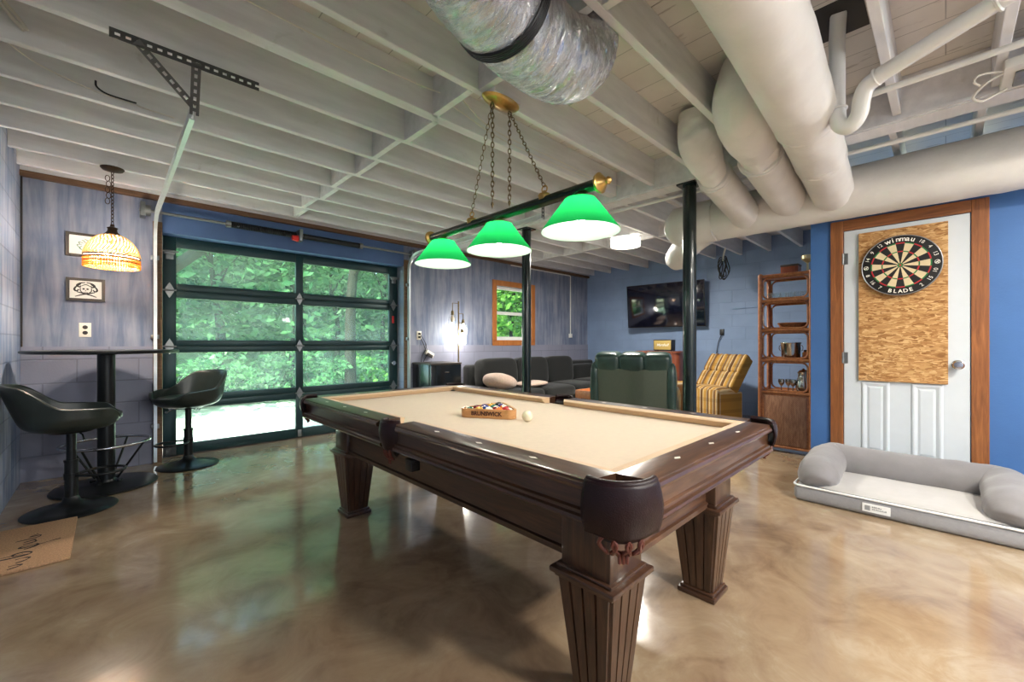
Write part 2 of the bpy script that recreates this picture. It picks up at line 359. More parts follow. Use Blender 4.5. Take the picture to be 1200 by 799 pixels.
# ------------------------------------------------------------------ mesh builder
class MB:
    def __init__(s): s.b = bmesh.new()
    def _xf(s, vs, rot, loc):
        m = Matrix.Translation(V(loc)) @ (rot if isinstance(rot, Matrix) else Matrix.Rotation(rot, 4, 'Z'))
        for v in vs: v.co = m @ v.co
    def box(s, c, size, rot=0, bevel=0, seg=2):
        r = bmesh.ops.create_cube(s.b, size=1); vs = r['verts']
        for v in vs: v.co = V((v.co.x*size[0], v.co.y*size[1], v.co.z*size[2]))
        if bevel:
            es = list({e for v in vs for e in v.link_edges})
            rr = bmesh.ops.bevel(s.b, geom=es, offset=bevel, segments=seg, profile=.5, affect='EDGES')
            vs = list({v for f in rr['faces'] for v in f.verts} | {v for v in vs if v.is_valid})
        s._xf(vs, rot, c); return s
    def b2(s, lo, hi, bevel=0, seg=2):
        return s.box([(a+b)/2 for a, b in zip(lo, hi)], [abs(b-a) for a, b in zip(lo, hi)], 0, bevel, seg)
    def tube(s, pts, r, seg=12, caps=True, closed=False):
        pts = [V(p) for p in pts]; n = len(pts); rs = r if isinstance(r, (list, tuple)) else [r]*n
        rings = []; up = None
        for i, p in enumerate(pts):
            a = pts[(i-1) % n] if (closed or i > 0) else p; c = pts[(i+1) % n] if (closed or i < n-1) else p
            d = (c-a).normalized()
            if up is None:
                up = V((0, 0, 1)) if abs(d.z) < .9 else V((1, 0, 0))
            x = up - d*up.dot(d)
            if x.length < 1e-5: x = d.orthogonal()
            x.normalize(); y = d.cross(x); up = x
            rings.append([s.b.verts.new(p + (x*math.cos(2*PI*k/seg) + y*math.sin(2*PI*k/seg))*rs[i]) for k in range(seg)])
        m = n if closed else n-1
        for i in range(m):
            A, B = rings[i], rings[(i+1) % n]
            for k in range(seg): s.b.faces.new((A[k], A[(k+1) % seg], B[(k+1) % seg], B[k]))
        if caps and not closed:
            s.b.faces.new(rings[0][::-1]); s.b.faces.new(rings[-1])
        return s
    def cyl(s, p0, p1, r, r2=None, seg=20): return s.tube([p0, p1], [r, r if r2 is None else r2], seg)
    def lathe(s, prof, c=(0, 0, 0), seg=32, sx=1, sy=1, axis='Z', wob=None):
        rings = []
        for r, z in prof:
            if r < 1e-6: rings.append([s.b.verts.new((0, 0, z))])
            else: rings.append([s.b.verts.new((sx*r*math.cos(2*PI*k/seg), sy*r*math.sin(2*PI*k/seg), z + (wob(k, seg) if wob else 0))) for k in range(seg)])
        for A, B in zip(rings, rings[1:]):
            for k in range(seg):
                k2 = (k+1) % seg
                if len(A) == 1 and len(B) == 1: continue
                if len(A) == 1: s.b.faces.new((A[0], B[k], B[k2]))
                elif len(B) == 1: s.b.faces.new((A[k], A[k2], B[0]))
                else: s.b.faces.new((A[k], A[k2], B[k2], B[k]))
        vs = [v for R in rings for v in R]
        rot = {'Z': Matrix(), 'X': Matrix.Rotation(PI/2, 4, 'Y'), 'Y': Matrix.Rotation(-PI/2, 4, 'X'), '-X': Matrix.Rotation(-PI/2, 4, 'Y')}[axis]
        s._xf(vs, rot, c); return s
    def prism(s, poly, ax, a, b):
        """extrude a 2-D polygon along axis ax from a to b; poly is in the other two axes, in order"""
        def mk(p, t):
            q = list(p); q.insert(ax, t); return s.b.verts.new(q)
        A = [mk(p, a) for p in poly]; B = [mk(p, b) for p in poly]; n = len(poly)
        for i in range(n): s.b.faces.new((A[i], A[(i+1) % n], B[(i+1) % n], B[i]))
        s.b.faces.new(A[::-1]); s.b.faces.new(B); return s
    def blob(s, c, size, e=2.6, e2=None, nu=24, nv=14, rot=0, wob=0, seed=0):
        """puffy superellipsoid cushion; size = full extents"""
        e2 = e2 or e
        def sp(v, p): return math.copysign(abs(v)**(2/p), v)
        rings = []
        for j in range(nv+1):
            ph = -PI/2 + PI*j/nv; ring = []
            for i in range(nu):
                th = 2*PI*i/nu
                x = sp(math.cos(ph), e2)*sp(math.cos(th), e)*size[0]/2
                y = sp(math.cos(ph), e2)*sp(math.sin(th), e)*size[1]/2
                z = sp(math.sin(ph), e2)*size[2]/2
                if wob:
                    w = mnoise.noise(V((x*6+seed, y*6, z*6)))*wob
                    k = 1 + w; x *= k; y *= k; z *= k
                ring.append((x, y, z))
            rings.append(ring)
        bot = s.b.verts.new(rings[0][0]); top = s.b.verts.new(rings[-1][0])
        R = [[s.b.verts.new(p) for p in r] for r in rings[1:-1]]
        for A, B in zip(R, R[1:]):
            for k in range(nu): s.b.faces.new((A[k], A[(k+1) % nu], B[(k+1) % nu], B[k]))
        for k in range(nu):
            s.b.faces.new((bot, R[0][(k+1) % nu], R[0][k])); s.b.faces.new((top, R[-1][k], R[-1][(k+1) % nu]))
        s._xf([bot, top]+[v for r in R for v in r], rot, c); return s
    def sphere(s, c, r, seg=20, sc=(1, 1, 1)):
        q = bmesh.ops.create_uvsphere(s.b, u_segments=seg, v_segments=max(6, seg//2), radius=r)
        for v in q['verts']: v.co = V((v.co.x*sc[0]+c[0], v.co.y*sc[1]+c[1], v.co.z*sc[2]+c[2]))
        return s
    def grid(s, f, nu, nv, closeu=False):
        vs = [[s.b.verts.new(f(i/(nu if closeu else nu-1), j/(nv-1))) for i in range(nu)] for j in range(nv)]
        for j in range(nv-1):
            for i in range(nu if closeu else nu-1):
                s.b.faces.new((vs[j][i], vs[j][(i+1) % nu], vs[j+1][(i+1) % nu], vs[j+1][i]))
        return s
    def poly(s, pts):
        s.b.faces.new([s.b.verts.new(p) for p in pts]); return s
    def build(s, name, mat, parent=None, smooth=True, world=True, solid=0, sub=0, ang=40):
        if parent is not None and world:
            r = parent
            while r.parent: r = r.parent
            off = V(r.location)
            for v in s.b.verts: v.co -= off
        bmesh.ops.recalc_face_normals(s.b, faces=s.b.faces[:]) if not solid else None
        me = bpy.data.meshes.new(name); s.b.to_mesh(me); s.b.free()
        me.materials.append(M[mat] if isinstance(mat, str) else mat)
        if smooth:
            for p in me.polygons: p.use_smooth = True
            try: me.set_sharp_from_angle(angle=math.radians(ang))
            except Exception: pass
        o = bpy.data.objects.new(name, me); COL.objects.link(o)
        if solid:
            md = o.modifiers.new('thick', 'SOLIDIFY'); md.thickness = solid; md.offset = 0
        if sub:
            md = o.modifiers.new('sub', 'SUBSURF'); md.levels = sub; md.render_levels = sub
        if parent is not None: o.parent = parent
        return o

def thing(name, label, cat, loc=(0, 0, 0), rz=0, group=None):
    o = bpy.data.objects.new(name, None); COL.objects.link(o); o.empty_display_size = .1
    o.location = loc; o.rotation_euler = (0, 0, rz); return tag(o, label, cat, group)
def tag(o, label, cat, group=None, kind=None):
    o['label'] = label; o['category'] = cat
    if group: o['group'] = group
    if kind: o['kind'] = kind
    return o
def struct(o, label=None):
    o['kind'] = 'structure'
    if label: o['label'] = label
    return o
def dup(root, loc, rz=None, label=None):
    r = root.copy(); COL.objects.link(r); r.location = loc
    if rz is not None: r.rotation_euler = (0, 0, rz)
    if label: r['label'] = label
    for ch in list(root.children):
        c = ch.copy(); COL.objects.link(c); c.parent = r
        for g in list(ch.children):
            d = g.copy(); COL.objects.link(d); d.parent = c
    return r
def smooth_path(pts, n=8):
    """Catmull-Rom through the points"""
    P = [V(p) for p in pts]; P = [2*P[0]-P[1]] + P + [2*P[-1]-P[-2]]; out = []
    for i in range(1, len(P)-2):
        a, b, c, d = P[i-1:i+3]
        for k in range(n):
            t = k/n
            out.append(.5*((2*b)+(c-a)*t+(2*a-5*b+4*c-d)*t*t+(3*b-a-3*c+d)*t**3))
    out.append(P[-2]); return out
def lamp(name, loc, power, color=(1, 1, 1), r=.05, kind='POINT', parent=None, **kw):
    l = bpy.data.lights.new(name, kind); l.energy = power; l.color = color
    if kind != 'AREA': l.shadow_soft_size = r
    for k, v in kw.items(): setattr(l, k, v)
    o = bpy.data.objects.new(name, l); COL.objects.link(o); o.location = loc
    if parent is not None:
        o.parent = parent; o.location = V(loc)-V(parent.location)
    return o

# ================================================================== THE ROOM
WA, WT, WR, WL, WF = 5.24, 7.26, 4.37, -.52, -3.2     # wall planes: back (garage door), tv, door wall, left, behind the camera
JB, JT = 2.545, 2.775                                  # joist undersides, deck underside
OX0, OX1, OZ = .37, 2.955, 2.21                        # garage opening
struct(MB().b2((WL-.2, WF-.2, -.1), (WT+.2, WA+.22, 0)).build('floor', 'floor', smooth=False))
struct(MB().b2((WL-.2, WF-.2, JT), (WT+.2, WA+.22, JT+.12)).build('ceiling', 'deck', smooth=False))
# back wall: plaster above a seam, painted block below, opening for the overhead door, window hole
LZ = 1.11
WX0, WX1, WZ0, WZ1 = 4.68, 5.53, 1.19, 2.11            # window hole
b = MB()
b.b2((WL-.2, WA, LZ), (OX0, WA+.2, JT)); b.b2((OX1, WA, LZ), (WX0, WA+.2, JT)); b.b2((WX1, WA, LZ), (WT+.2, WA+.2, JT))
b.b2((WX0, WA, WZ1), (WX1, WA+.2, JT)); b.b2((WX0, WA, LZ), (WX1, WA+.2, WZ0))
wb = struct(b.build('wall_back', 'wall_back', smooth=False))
b = MB(); b.b2((WL-.2, WA-.012, 0), (OX0, WA+.2, LZ)); b.b2((OX1, WA-.012, 0), (WT+.2, WA+.2, LZ))
b.build('block_course', 'wall_back_block', wb, smooth=False)
MB().b2((OX0, WA, OZ), (OX1, WA+.2, JT)).build('door_header', 'wall_header', wb, smooth=False)
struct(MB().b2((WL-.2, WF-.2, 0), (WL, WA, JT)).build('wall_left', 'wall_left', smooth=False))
struct(MB().b2((WT, .6, 0), (WT+.2, WA, JT)).build('wall_right', 'wall_tv', smooth=False))
RZ = 2.50
struct(MB().b2((WR, WF-.2, 0), (WR+.14, .81, RZ)).build('wall_near', 'wall_door', smooth=False))
struct(MB().b2((WR+.14, .67, 0), (WT, .81, RZ)).build('wall_return', 'wall_tv', smooth=False))
# wall behind the camera with an unseen opening added for daylight fill
b = MB(); b.b2((WL, WF-.2, 0), (.5, WF, JT)); b.b2((1.5, WF-.2, 0), (WR, WF, JT)); b.b2((.5, WF-.2, 2.1), (1.5, WF, JT)); b.b2((.5, WF-.2, 0), (1.5, WF, .9))
struct(b.build('wall_front', 'wall_rear', smooth=False))
# timber plate under the rim joist and dark corner strip
struct(MB().b2((WL, WA-.05, 2.50), (WT, WA-.001, JB)).build('trim_1', 'raw_wood', smooth=False))
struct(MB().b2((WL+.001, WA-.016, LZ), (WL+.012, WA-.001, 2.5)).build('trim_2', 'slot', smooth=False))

# joists, each one timber; left bay runs wall to girder, far bay girder to the tv wall
JY = [1.015+.403*k for k in range(-10, 11)]
GX0, GX1 = 3.50, 3.66
for k, y in enumerate(JY):
    w = .075 if k in (13,) else .041
    struct(MB().b2((WL, y-w/2, JB), (GX0, y+w/2, JT), .003, 1).build('ceiling_joist', 'joist', smooth=False))
    if y > -.9:
        x1 = WT if y > .85 else (WT if y < .6 else WT)
        struct(MB().b2((GX1, y+.02, JB), (x1, y+.061, JT), .003, 1).build('ceiling_joist', 'joist', smooth=False))
struct(MB().b2((WL, WA-.045, JB), (WT, WA-.005, JT)).build('ceiling_joist', 'joist', smooth=False))
for i in range(len(JY)-1):
    y0, y1 = JY[i]+.021, JY[i+1]-.021
    x = 1.475 + (.022 if i % 2 else -.022)
    if y0 > -.5: struct(MB().b2((x-.02, y0, JB), (x+.02, y1, JT)).build('joist_blocking', 'joist', smooth=False))
    x = 5.25 + (.022 if i % 2 else -.022)
    if y0 > .6: struct(MB().b2((x-.02, y0+.041, JB), (x+.02, y1+.041, JT)).build('joist_blocking', 'joist', smooth=False))
b = MB(); b.b2((GX0, WF, 2.50), (GX1, WA-.05, JT-.002)); b.b2((GX0-.012, WF, 2.508), (GX0, WA-.05, 2.528)); b.b2((GX1, WF, 2.508), (GX1+.012, WA-.05, 2.528))
struct(b.build('ceiling_beam', 'joist', smooth=False))
for y in (1.523, 3.465):
    c = MB(); c.cyl((3.58, y, 0), (3.58, y, 2.495), .055, seg=28); c.box((3.58, y, .004), (.16, .16, .008)); c.box((3.58, y, 2.491), (.16, .16, .014))
    struct(c.build('column', 'post_green'))

# ------------------------------------------------------------------ overhead glass door
DY = 5.40
door = struct(bpy.data.objects.new('door_1', None)); COL.objects.link(door); door.location = (1.66, DY, 0)
tag(door, 'dark green overhead door glazed with eight wide panes', 'garage door')
door['kind'] = 'structure'
DX0, DX1 = .385, 2.945
gx = [(.49, 1.612), (1.692, 2.822)]
gz = [(.113, .471), (.611, 1.044), (1.171, 1.600), (1.743, 2.106)]
sec = [(.006, .5438), (.5402, 1.1103), (1.1067, 1.6743), (1.6707, 2.215)]
for (z0, z1), (a, bb) in zip(sec, gz):
    m = MB(); y0, y1 = DY, DY+.045
    m.b2((DX0, y0, z0+.002), (gx[0][0], y1, z1-.002), .004); m.b2((gx[0][1], y0, z0+.002), (gx[1][0], y1, z1-.002), .004); m.b2((gx[1][1], y0, z0+.002), (DX1, y1, z1-.002), .004)
    for g0, g1 in gx:
        m.b2((g0, y0, z0+.002), (g1, y1, a), .004); m.b2((g0, y0, bb), (g1, y1, z1-.002), .004)
    fr = m.build('door_section', 'door_green', door)
    for g0, g1 in gx:
        MB().b2((g0-.004, y0+.020, a-.004), (g1+.004, y0+.026, bb+.004)).build('pane', 'pane', fr, smooth=False)
def hinge(x, z, s=1.0, roller=0):
    m = MB(); y = DY-.004
    m.prism([(x, z+.075*s), (x+.030*s, z+.02*s), (x+.034*s, z), (x+.030*s, z-.02*s), (x, z-.075*s), (x-.030*s, z-.02*s), (x-.034*s, z), (x-.030*s, z+.02*s)], 1, y-.004, y+.004)
    m.cyl((x-.05*s, y-.008, z), (x+.05*s, y-.008, z), .008)
    if roller:
        m.cyl((x, y-.012, z), (x+roller*.085, y-.012, z), .006)
        m.cyl((x+roller*.075, y-.012, z), (x+roller*.098, y-.012, z), .022)
    return m.build('hinge', 'galv', door)
for z in (.541, 1.1075, 1.6715):
    hinge(1.652, z, .95); hinge(.437, z, 1.05, -1); hinge(2.884, z, 1.05, 1)
for x in (.437, 2.884):
    m = MB(); m.b2((x-.045, DY-.03, 2.03), (x+.04, DY, 2.07), .003); m.b2((x-.03, DY-.02, 1.98), (x+.03, DY, 2.03), .003); m.cyl((x-.07, DY-.04, 2.055), (x+.07, DY-.04, 2.055), .009)
    m.build('top_bracket', 'galv', door)
    m = MB(); m.b2((x-.05, DY-.022, .02), (x+.05, DY, .12), .003); m.b2((x-.035, DY-.04, .03), (x+.01, DY-.02, .09), .003)
    m.build('bottom_bracket', 'dark_galv', door)
MB().b2((1.632, DY-.012, .02), (1.672, DY, .10), .003).build('handle', 'galv', door)
m = MB(); m.cyl((2.884, DY-.02, .86), (2.884, DY, .86), .032, seg=24); m.b2((2.85, DY-.03, .852), (2.918, DY-.018, .868), .003)
m.build('lock', 'chrome', door)
MB().b2((2.862, DY-.012, 1.42), (2.892, DY-.001, 1.52), .003).build('warning_tag', 'red', door)
MB().b2((DX0, DY+.0, .0), (DX1, DY+.045, .012)).build('bottom_seal', 'black', door, smooth=False)
# jamb boards beside the opening
for k, x in enumerate((OX0-.035, OX1+.035)):
    struct(MB().b2((x-.035, WA-.02, 0), (x+.035, WA, 2.30), .003).build('trim_%d' % (4+k), 'raw_wood', smooth=False))
# tracks: vertical run, radius, horizontal run toward the room
def track(x, label, xo, yend, zend):
    t = thing('door_track', label, 'track', (x, WA-.06, 0))
    zb = zend-.20; pts = [(x, WA-.06, .02), (x, WA-.06, 1.2), (x, WA-.06, zb)]
    arc = [(x+xo*k/6*.2, WA-.06-.26*(1-math.cos(k/6*PI/2)), zb+(.19)*math.sin(k/6*PI/2)) for k in range(1, 7)]
    pts += arc + [(x+xo*.6, (WA-.32+yend)/2, zend-.005), (x+xo, yend, zend)]
    path = pts
    m = MB()
    # C-shaped rail: web plus two lips
    prof = [(-.026, -.012), (-.026, .012), (-.021, .012), (-.021, -.007), (.021, -.007), (.021, .012), (.026, .012), (.026, -.012)]
    rings = []
    for i, p in enumerate(path):
        a = V(path[max(0, i-1)]); c = V(path[min(len(path)-1, i+1)]); d = (c-a).normalized()
        sx = V((1, 0, 0)); n = sx.cross(d).normalized()
        rings.append([m.b.verts.new(V(p)+n*u+sx*w*(1 if xo < 0 else -1)) for u, w in prof])
    for A, B in zip(rings, rings[1:]):
        for k in range(8): m.b.faces.new((A[k], A[(k+1) % 8], B[(k+1) % 8], B[k]))
    m.b.faces.new(rings[0]); m.b.faces.new(rings[-1][::-1])
    m.build('rail', 'track', t, ang=25)
    for z in (.35, 1.2, 1.95):
        MB().b2((x-.03, WA-.05, z-.02), (x+.03, WA-.0005, z+.02), .002).build('wall_bracket', 'galv', t)
    return t
track(.315, 'white door track at left of the glass door, rising toward the punched bracket', .0, 2.76, 2.345)
track(3.005, 'white door track at right of the glass door, behind the green lamps', .0, 2.70, 2.365)
# punched-steel hangers
def punched(m, a, b, w=.038, n=.003, nrm=(0, 1, 0)):
    a, b = V(a), V(b); d = (b-a); L = d.length; d.normalize(); nrm = V(nrm); s = d.cross(nrm).normalized()
    k = int(L/.035); hole = .011
    # two edge strips and bridges between holes leave real holes
    def quadbox(u0, u1, v0, v1):
        ps = [a+d*u+s*v for u, v in ((u0, v0), (u1, v0), (u1, v1), (u0, v1))]
        A = [m.b.verts.new(p) for p in ps]; B = [m.b.verts.new(p+nrm*n) for p in ps]
        for i in range(4): m.b.faces.new((A[i], A[(i+1) % 4], B[(i+1) % 4], B[i]))
        m.b.faces.new(A[::-1]); m.b.faces.new(B)
    quadbox(0, L, -w/2, -hole/2-.001); quadbox(0, L, hole/2+.001, w/2)
    st = L/k
    for i in range(k): quadbox(i*st, i*st+st*.5, -hole/2-.001, hole/2+.001)
t = thing('track_hanger', 'grey punched steel bracket hung from the joists above the bar table', 'bracket', (.33, 2.62, 2.53))
m = MB(); punched(m, (-.0, 2.601, 2.538), (.59, 2.601, 2.538), .045); m.build('cross_bar', 'dark_galv', t, smooth=False)
m = MB(); punched(m, (.315, 2.597, 2.54), (.322, 2.735, 2.335), .04, .003, (.0, .93, .35)); m.build('drop_bar', 'dark_galv', t, smooth=False)
m = MB(); punched(m, (.09, 2.594, 2.535), (.318, 2.715, 2.37), .035, .003, (.0, .93, .35)); m.build('brace', 'dark_galv', t, smooth=False)
t = thing('track_hanger', 'grey punched steel drop bracket above the middle green lamp, at the far track end', 'bracket', (3.005, 2.70, 2.54))
m = MB(); punched(m, (3.02, 2.70, 2.56), (3.02, 2.70, 2.34), .038, .003, (0, 1, 0)); m.build('drop_bar', 'dark_galv', t, smooth=False)
# torsion bar and spring over the door
t = thing('torsion_spring', 'black torsion spring on a steel shaft above the glass door', 'spring', (1.66, WA-.09, 2.36))
zs = 2.372
MB().cyl((.20, WA-.09, zs), (3.12, WA-.09, zs), .013).build('shaft', 'galv', t)
coil = [(.90+.64*i/900, WA-.09+.027*math.cos(i/900*2*PI*42), zs+.027*math.sin(i/900*2*PI*42)) for i in range(901)]
MB().tube(coil, .0075, 5).build('coil', 'black_metal', t)
MB().cyl((1.62, WA-.09, zs), (2.28, WA-.09, zs), .031, seg=20).build('sleeve', 'black_metal', t)
MB().cyl((1.485, WA-.135, zs-.045), (1.545, WA-.135, zs-.045), .028, .036).build('winding_cone', 'red', t)
MB().cyl((.87, WA-.09, zs), (.91, WA-.09, zs), .036).build('end_cone', 'galv', t)
MB().cyl((2.28, WA-.09, zs), (2.32, WA-.09, zs), .036).build('end_cone', 'galv', t)
for x in (.225, 1.585, 3.07):
    q = MB(); q.b2((x-.018, WA-.13, zs-.06), (x+.018, WA-.0005, zs+.07), .003); q.build('bearing_plate', 'galv', t)
for x in (.26, 3.03):
    MB().cyl((x-.02, WA-.09, zs), (x+.02, WA-.09, zs), .05, seg=24).build('cable_drum', 'galv', t)

# ------------------------------------------------------------------ window on the back wall
win = struct(bpy.data.objects.new('window_1', None)); COL.objects.link(win); win.location = (5.1, WA, 1.1)
m = MB(); c = .09
for lo, hi in (((WX0-c, WZ0-.02), (WX0, WZ1+c)), ((WX1, WZ0-.02), (WX1+c, WZ1+c)), ((WX0, WZ1), (WX1, WZ1+c)), ((WX0-c, WZ0-c), (WX1+c, WZ0))):
    m.b2((lo[0], WA-.022, lo[1]), (hi[0], WA-.001, hi[1]), .003)
m.build('casing', 'win_casing', win, smooth=False)
m = MB()
for lo, hi in (((WX0, WZ0), (WX0+.05, WZ1)), ((WX1-.05, WZ0), (WX1, WZ1)), ((WX0, WZ1-.05), (WX1, WZ1)), ((WX0, WZ0), (WX1, WZ0+.06)), ((WX0, 1.63), (WX1, 1.68))):
    m.b2((lo[0], WA+.04, lo[1]), (hi[0], WA+.10, hi[1]), .004)
m.build('sash', 'white_vinyl', win, smooth=False)
MB().b2((WX0+.04, WA+.07, WZ0+.05), (WX1-.04, WA+.075, 1.64)).build('pane', 'window_glass', win, smooth=False)
MB().b2((WX0+.04, WA+.08, 1.67), (WX1-.04, WA+.085, WZ1-.04)).build('pane', 'window_glass', win, smooth=False)

# ------------------------------------------------------------------ white door with oak casing on the near right wall
DA, DB, DH = -.124, .585, 2.06
dr = struct(bpy.data.objects.new('door_2', None)); COL.objects.link(dr); dr.location = (WR, .23, 0)
tag(dr, 'white panelled door behind the dartboard, in a stained oak casing', 'door'); dr['kind'] = 'structure'
cx = .085
MB().b2((WR-.024, DB, 0), (WR, DB+cx, DH+cx), .004).build('casing_side', 'casing', dr, smooth=False)
MB().b2((WR-.024, DA-cx, 0), (WR, DA, DH+cx), .004).build('casing_side', 'casing', dr, smooth=False)
MB().b2((WR-.026, DA, DH), (WR, DB, DH+cx), .004).build('casing_head', 'casing_x', dr, smooth=False)
leaf = MB().b2((WR-.012, DA+.004, .012), (WR+.0, DB-.004, DH-.004), .002).build('leaf', 'white_paint', dr, smooth=False)
for y0, y1, zz in ((.30, .475, (.26, .84)), (.01, .185, (.26, .84)), (.30, .475, (1.02, 1.72)), (.01, .185, (1.02, 1.72))):
    m = MB()
    # raised moulding frame and field
    for i, (ins, x) in enumerate(((0, WR-.013), (.012, WR-.020), (.022, WR-.020), (.034, WR-.014))): pass
    fr = []
    for ins, x in ((0, WR-.0115), (.012, WR-.021), (.022, WR-.021), (.040, WR-.013), (.055, WR-.018)):
        fr.append([m.b.verts.new((x, y, z)) for y, z in ((y0+ins, zz[0]+ins), (y1-ins, zz[0]+ins), (y1-ins, zz[1]-ins), (y0+ins, zz[1]-ins))])
    for A, B in zip(fr, fr[1:]):
        for k in range(4): m.b.faces.new((A[k], A[(k+1) % 4], B[(k+1) % 4], B[k]))
    m.b.faces.new(fr[-1])
    m.build('raised_panel', 'white_paint', leaf, smooth=False)
for z in (1.83, 1.02, .22):
    m = MB(); m.cyl((WR-.02, DB+.002, z-.045), (WR-.02, DB+.002, z+.045), .008); m.b2((WR-.017, DB-.03, z-.045), (WR-.012, DB, z+.045))
    m.build('hinge', 'galv', dr)
m = MB(); ky = -.062
m.lathe([(0, .0), (.034, .0), (.034, .006), (.016, .012), (.013, .03), (.027, .042), (.030, .055), (.024, .066), (0, .07)], (WR-.012, ky, .985), 24, axis='-X')
m.build('knob', 'chrome', dr)

# ------------------------------------------------------------------ strand board and dartboard hung on the door
osb = MB().b2((WR-.036, -.012, .842), (WR-.0225, .486, 2.018), .001, 1).build('strand_board', 'osb', smooth=False)
tag(osb, 'tall strand board sheet fixed to the white door behind the dartboard', 'board')
DC = V((WR-.037, .238, 1.728)); DR = .2255
db = thing('dartboard', 'round dartboard with red and green rings on the strand board', 'dartboard', DC)
def disc(r0, r1, a0, a1, x, seg, m):
    P = []
    for k in range(seg+1):
        a = a0+(a1-a0)*k/seg
        P.append((m.b.verts.new((x, -math.sin(a)*r0, math.cos(a)*r0)), m.b.verts.new((x, -math.sin(a)*r1, math.cos(a)*r1))))
    for (a, b), (c, d) in zip(P, P[1:]): m.b.faces.new((a, b, d, c))
MB().lathe([(0, 0), (DR, 0), (DR, .034), (DR-.006, .038), (0, .038)], (0, 0, 0), 64, axis='-X').build('body', 'dart_black', db, world=False)
MB().tube([(-.036, math.cos(2*PI*k/64)*(DR-.002), math.sin(2*PI*k/64)*(DR-.002)) for k in range(64)], .0035, 8, closed=True).build('rim', 'rim_wire', db, world=False)
fx = -.0386; sg = 2*PI/20
parts = {'dart_black': MB(), 'dart_cream': MB(), 'dart_red': MB(), 'dart_green': MB()}
for k in range(20):
    a0 = -sg/2+k*sg; a1 = a0+sg; dark = k % 2 == 0
    disc(.016, .099, a0, a1, fx, 4, parts['dart_black' if dark else 'dart_cream'])
    disc(.107, .162, a0, a1, fx, 4, parts['dart_black' if dark else 'dart_cream'])
    disc(.099, .107, a0, a1, fx, 4, parts['dart_red' if dark else 'dart_green'])
    disc(.162, .170, a0, a1, fx, 4, parts['dart_red' if dark else 'dart_green'])
disc(.0065, .016, 0, 2*PI, fx, 24, parts['dart_green']); disc(0.0001, .0065, 0, 2*PI, fx, 24, parts['dart_red'])
for nm, k in (('black_beds', 'dart_black'), ('cream_beds', 'dart_cream'), ('red_beds', 'dart_red'), ('green_beds', 'dart_green')):
    parts[k].build(nm, k, db, smooth=False, world=False)
def text_mesh(s, size, xform, name, mat, parent, extr=.0006, bold=0, shear=0):
    cu = bpy.data.curves.new(name, 'FONT'); cu.body = s; cu.size = size; cu.align_x = 'CENTER'; cu.align_y = 'CENTER'; cu.extrude = extr; cu.offset = bold; cu.shear = shear
    cu.resolution_u = 3
    tmp = bpy.data.objects.new('tmp', cu); COL.objects.link(tmp)
    me = bpy.data.meshes.new_from_object(tmp.evaluated_get(bpy.context.evaluated_depsgraph_get()))
    bpy.data.objects.remove(tmp); bpy.data.curves.remove(cu)
    me.transform(xform); me.materials.clear(); me.materials.append(M[mat]); me.name = name
    return me
def join_meshes(mes, name, mat, parent):
    b = bmesh.new()
    for me in mes: b.from_mesh(me)
    me = bpy.data.meshes.new(name); b.to_mesh(me); b.free(); me.materials.append(M[mat])
    o = bpy.data.objects.new(name, me); COL.objects.link(o); o.parent = parent
    return o
# frame facing -X: text right = -Y, up = +Z
FACE = Matrix(((0, 0, -1, 0), (-1, 0, 0, 0), (0, 1, 0, 0), (0, 0, 0, 1)))
nums = [20, 1, 18, 4, 13, 6, 10, 15, 2, 17, 3, 19, 7, 16, 8, 11, 14, 9, 12, 5]
ms = []
for k, n in enumerate(nums):
    if k in (0, 1, 19, 10, 9, 11, 5, 15): continue
    a = k*sg
    X = Matrix.Translation((-.0395, -math.sin(a)*.197, math.cos(a)*.197)) @ FACE @ Matrix.Rotation(-a if k < 6 or k > 14 else PI-a, 4, 'Z')
    ms.append(text_mesh(str(n), .034, X, 'n', 'logo_white', db))
for q_ in ms: join_meshes([q_], 'number', 'logo_white', db)
ms = []
def arc_text(s, r, size, top=True, dl=.155):
    for i, ch in enumerate(s):
        off = (i-(len(s)-1)/2)*dl
        a = off if top else PI-off
        X = Matrix.Translation((-.0397, -math.sin(a)*r, math.cos(a)*r)) @ FACE @ Matrix.Rotation(-a if top else PI-a, 4, 'Z')
        ms.append(text_mesh(ch, size, X, 'l', 'logo_white', db, bold=.0008))
arc_text('winmau', .196, .050, True, .145); join_meshes(ms, 'maker_lettering', 'logo_white', db); ms = []
arc_text('BLADE', .197, .038, False, .15); join_meshes(ms, 'model_lettering', 'logo_white', db)
for s_ in (-1, 1):   # round crests at three and nine o'clock
    m = MB(); disc(.012, .015, 0, 2*PI, -.0396, 20, m)
    for v in m.b.verts:
        if abs(v.co.y) < .02 and abs(v.co.z) < .02: v.co.y += s_*.197
    for q in ((-.006, .006), (0, 0), (.006, -.004), (-.004, -.006)):
        m.b2((-.0402, s_*.197+q[0]-.003, q[1]-.003), (-.0394, s_*.197+q[0]+.003, q[1]+.004))
    m.build('crest', 'logo_white', db, smooth=False, world=False)

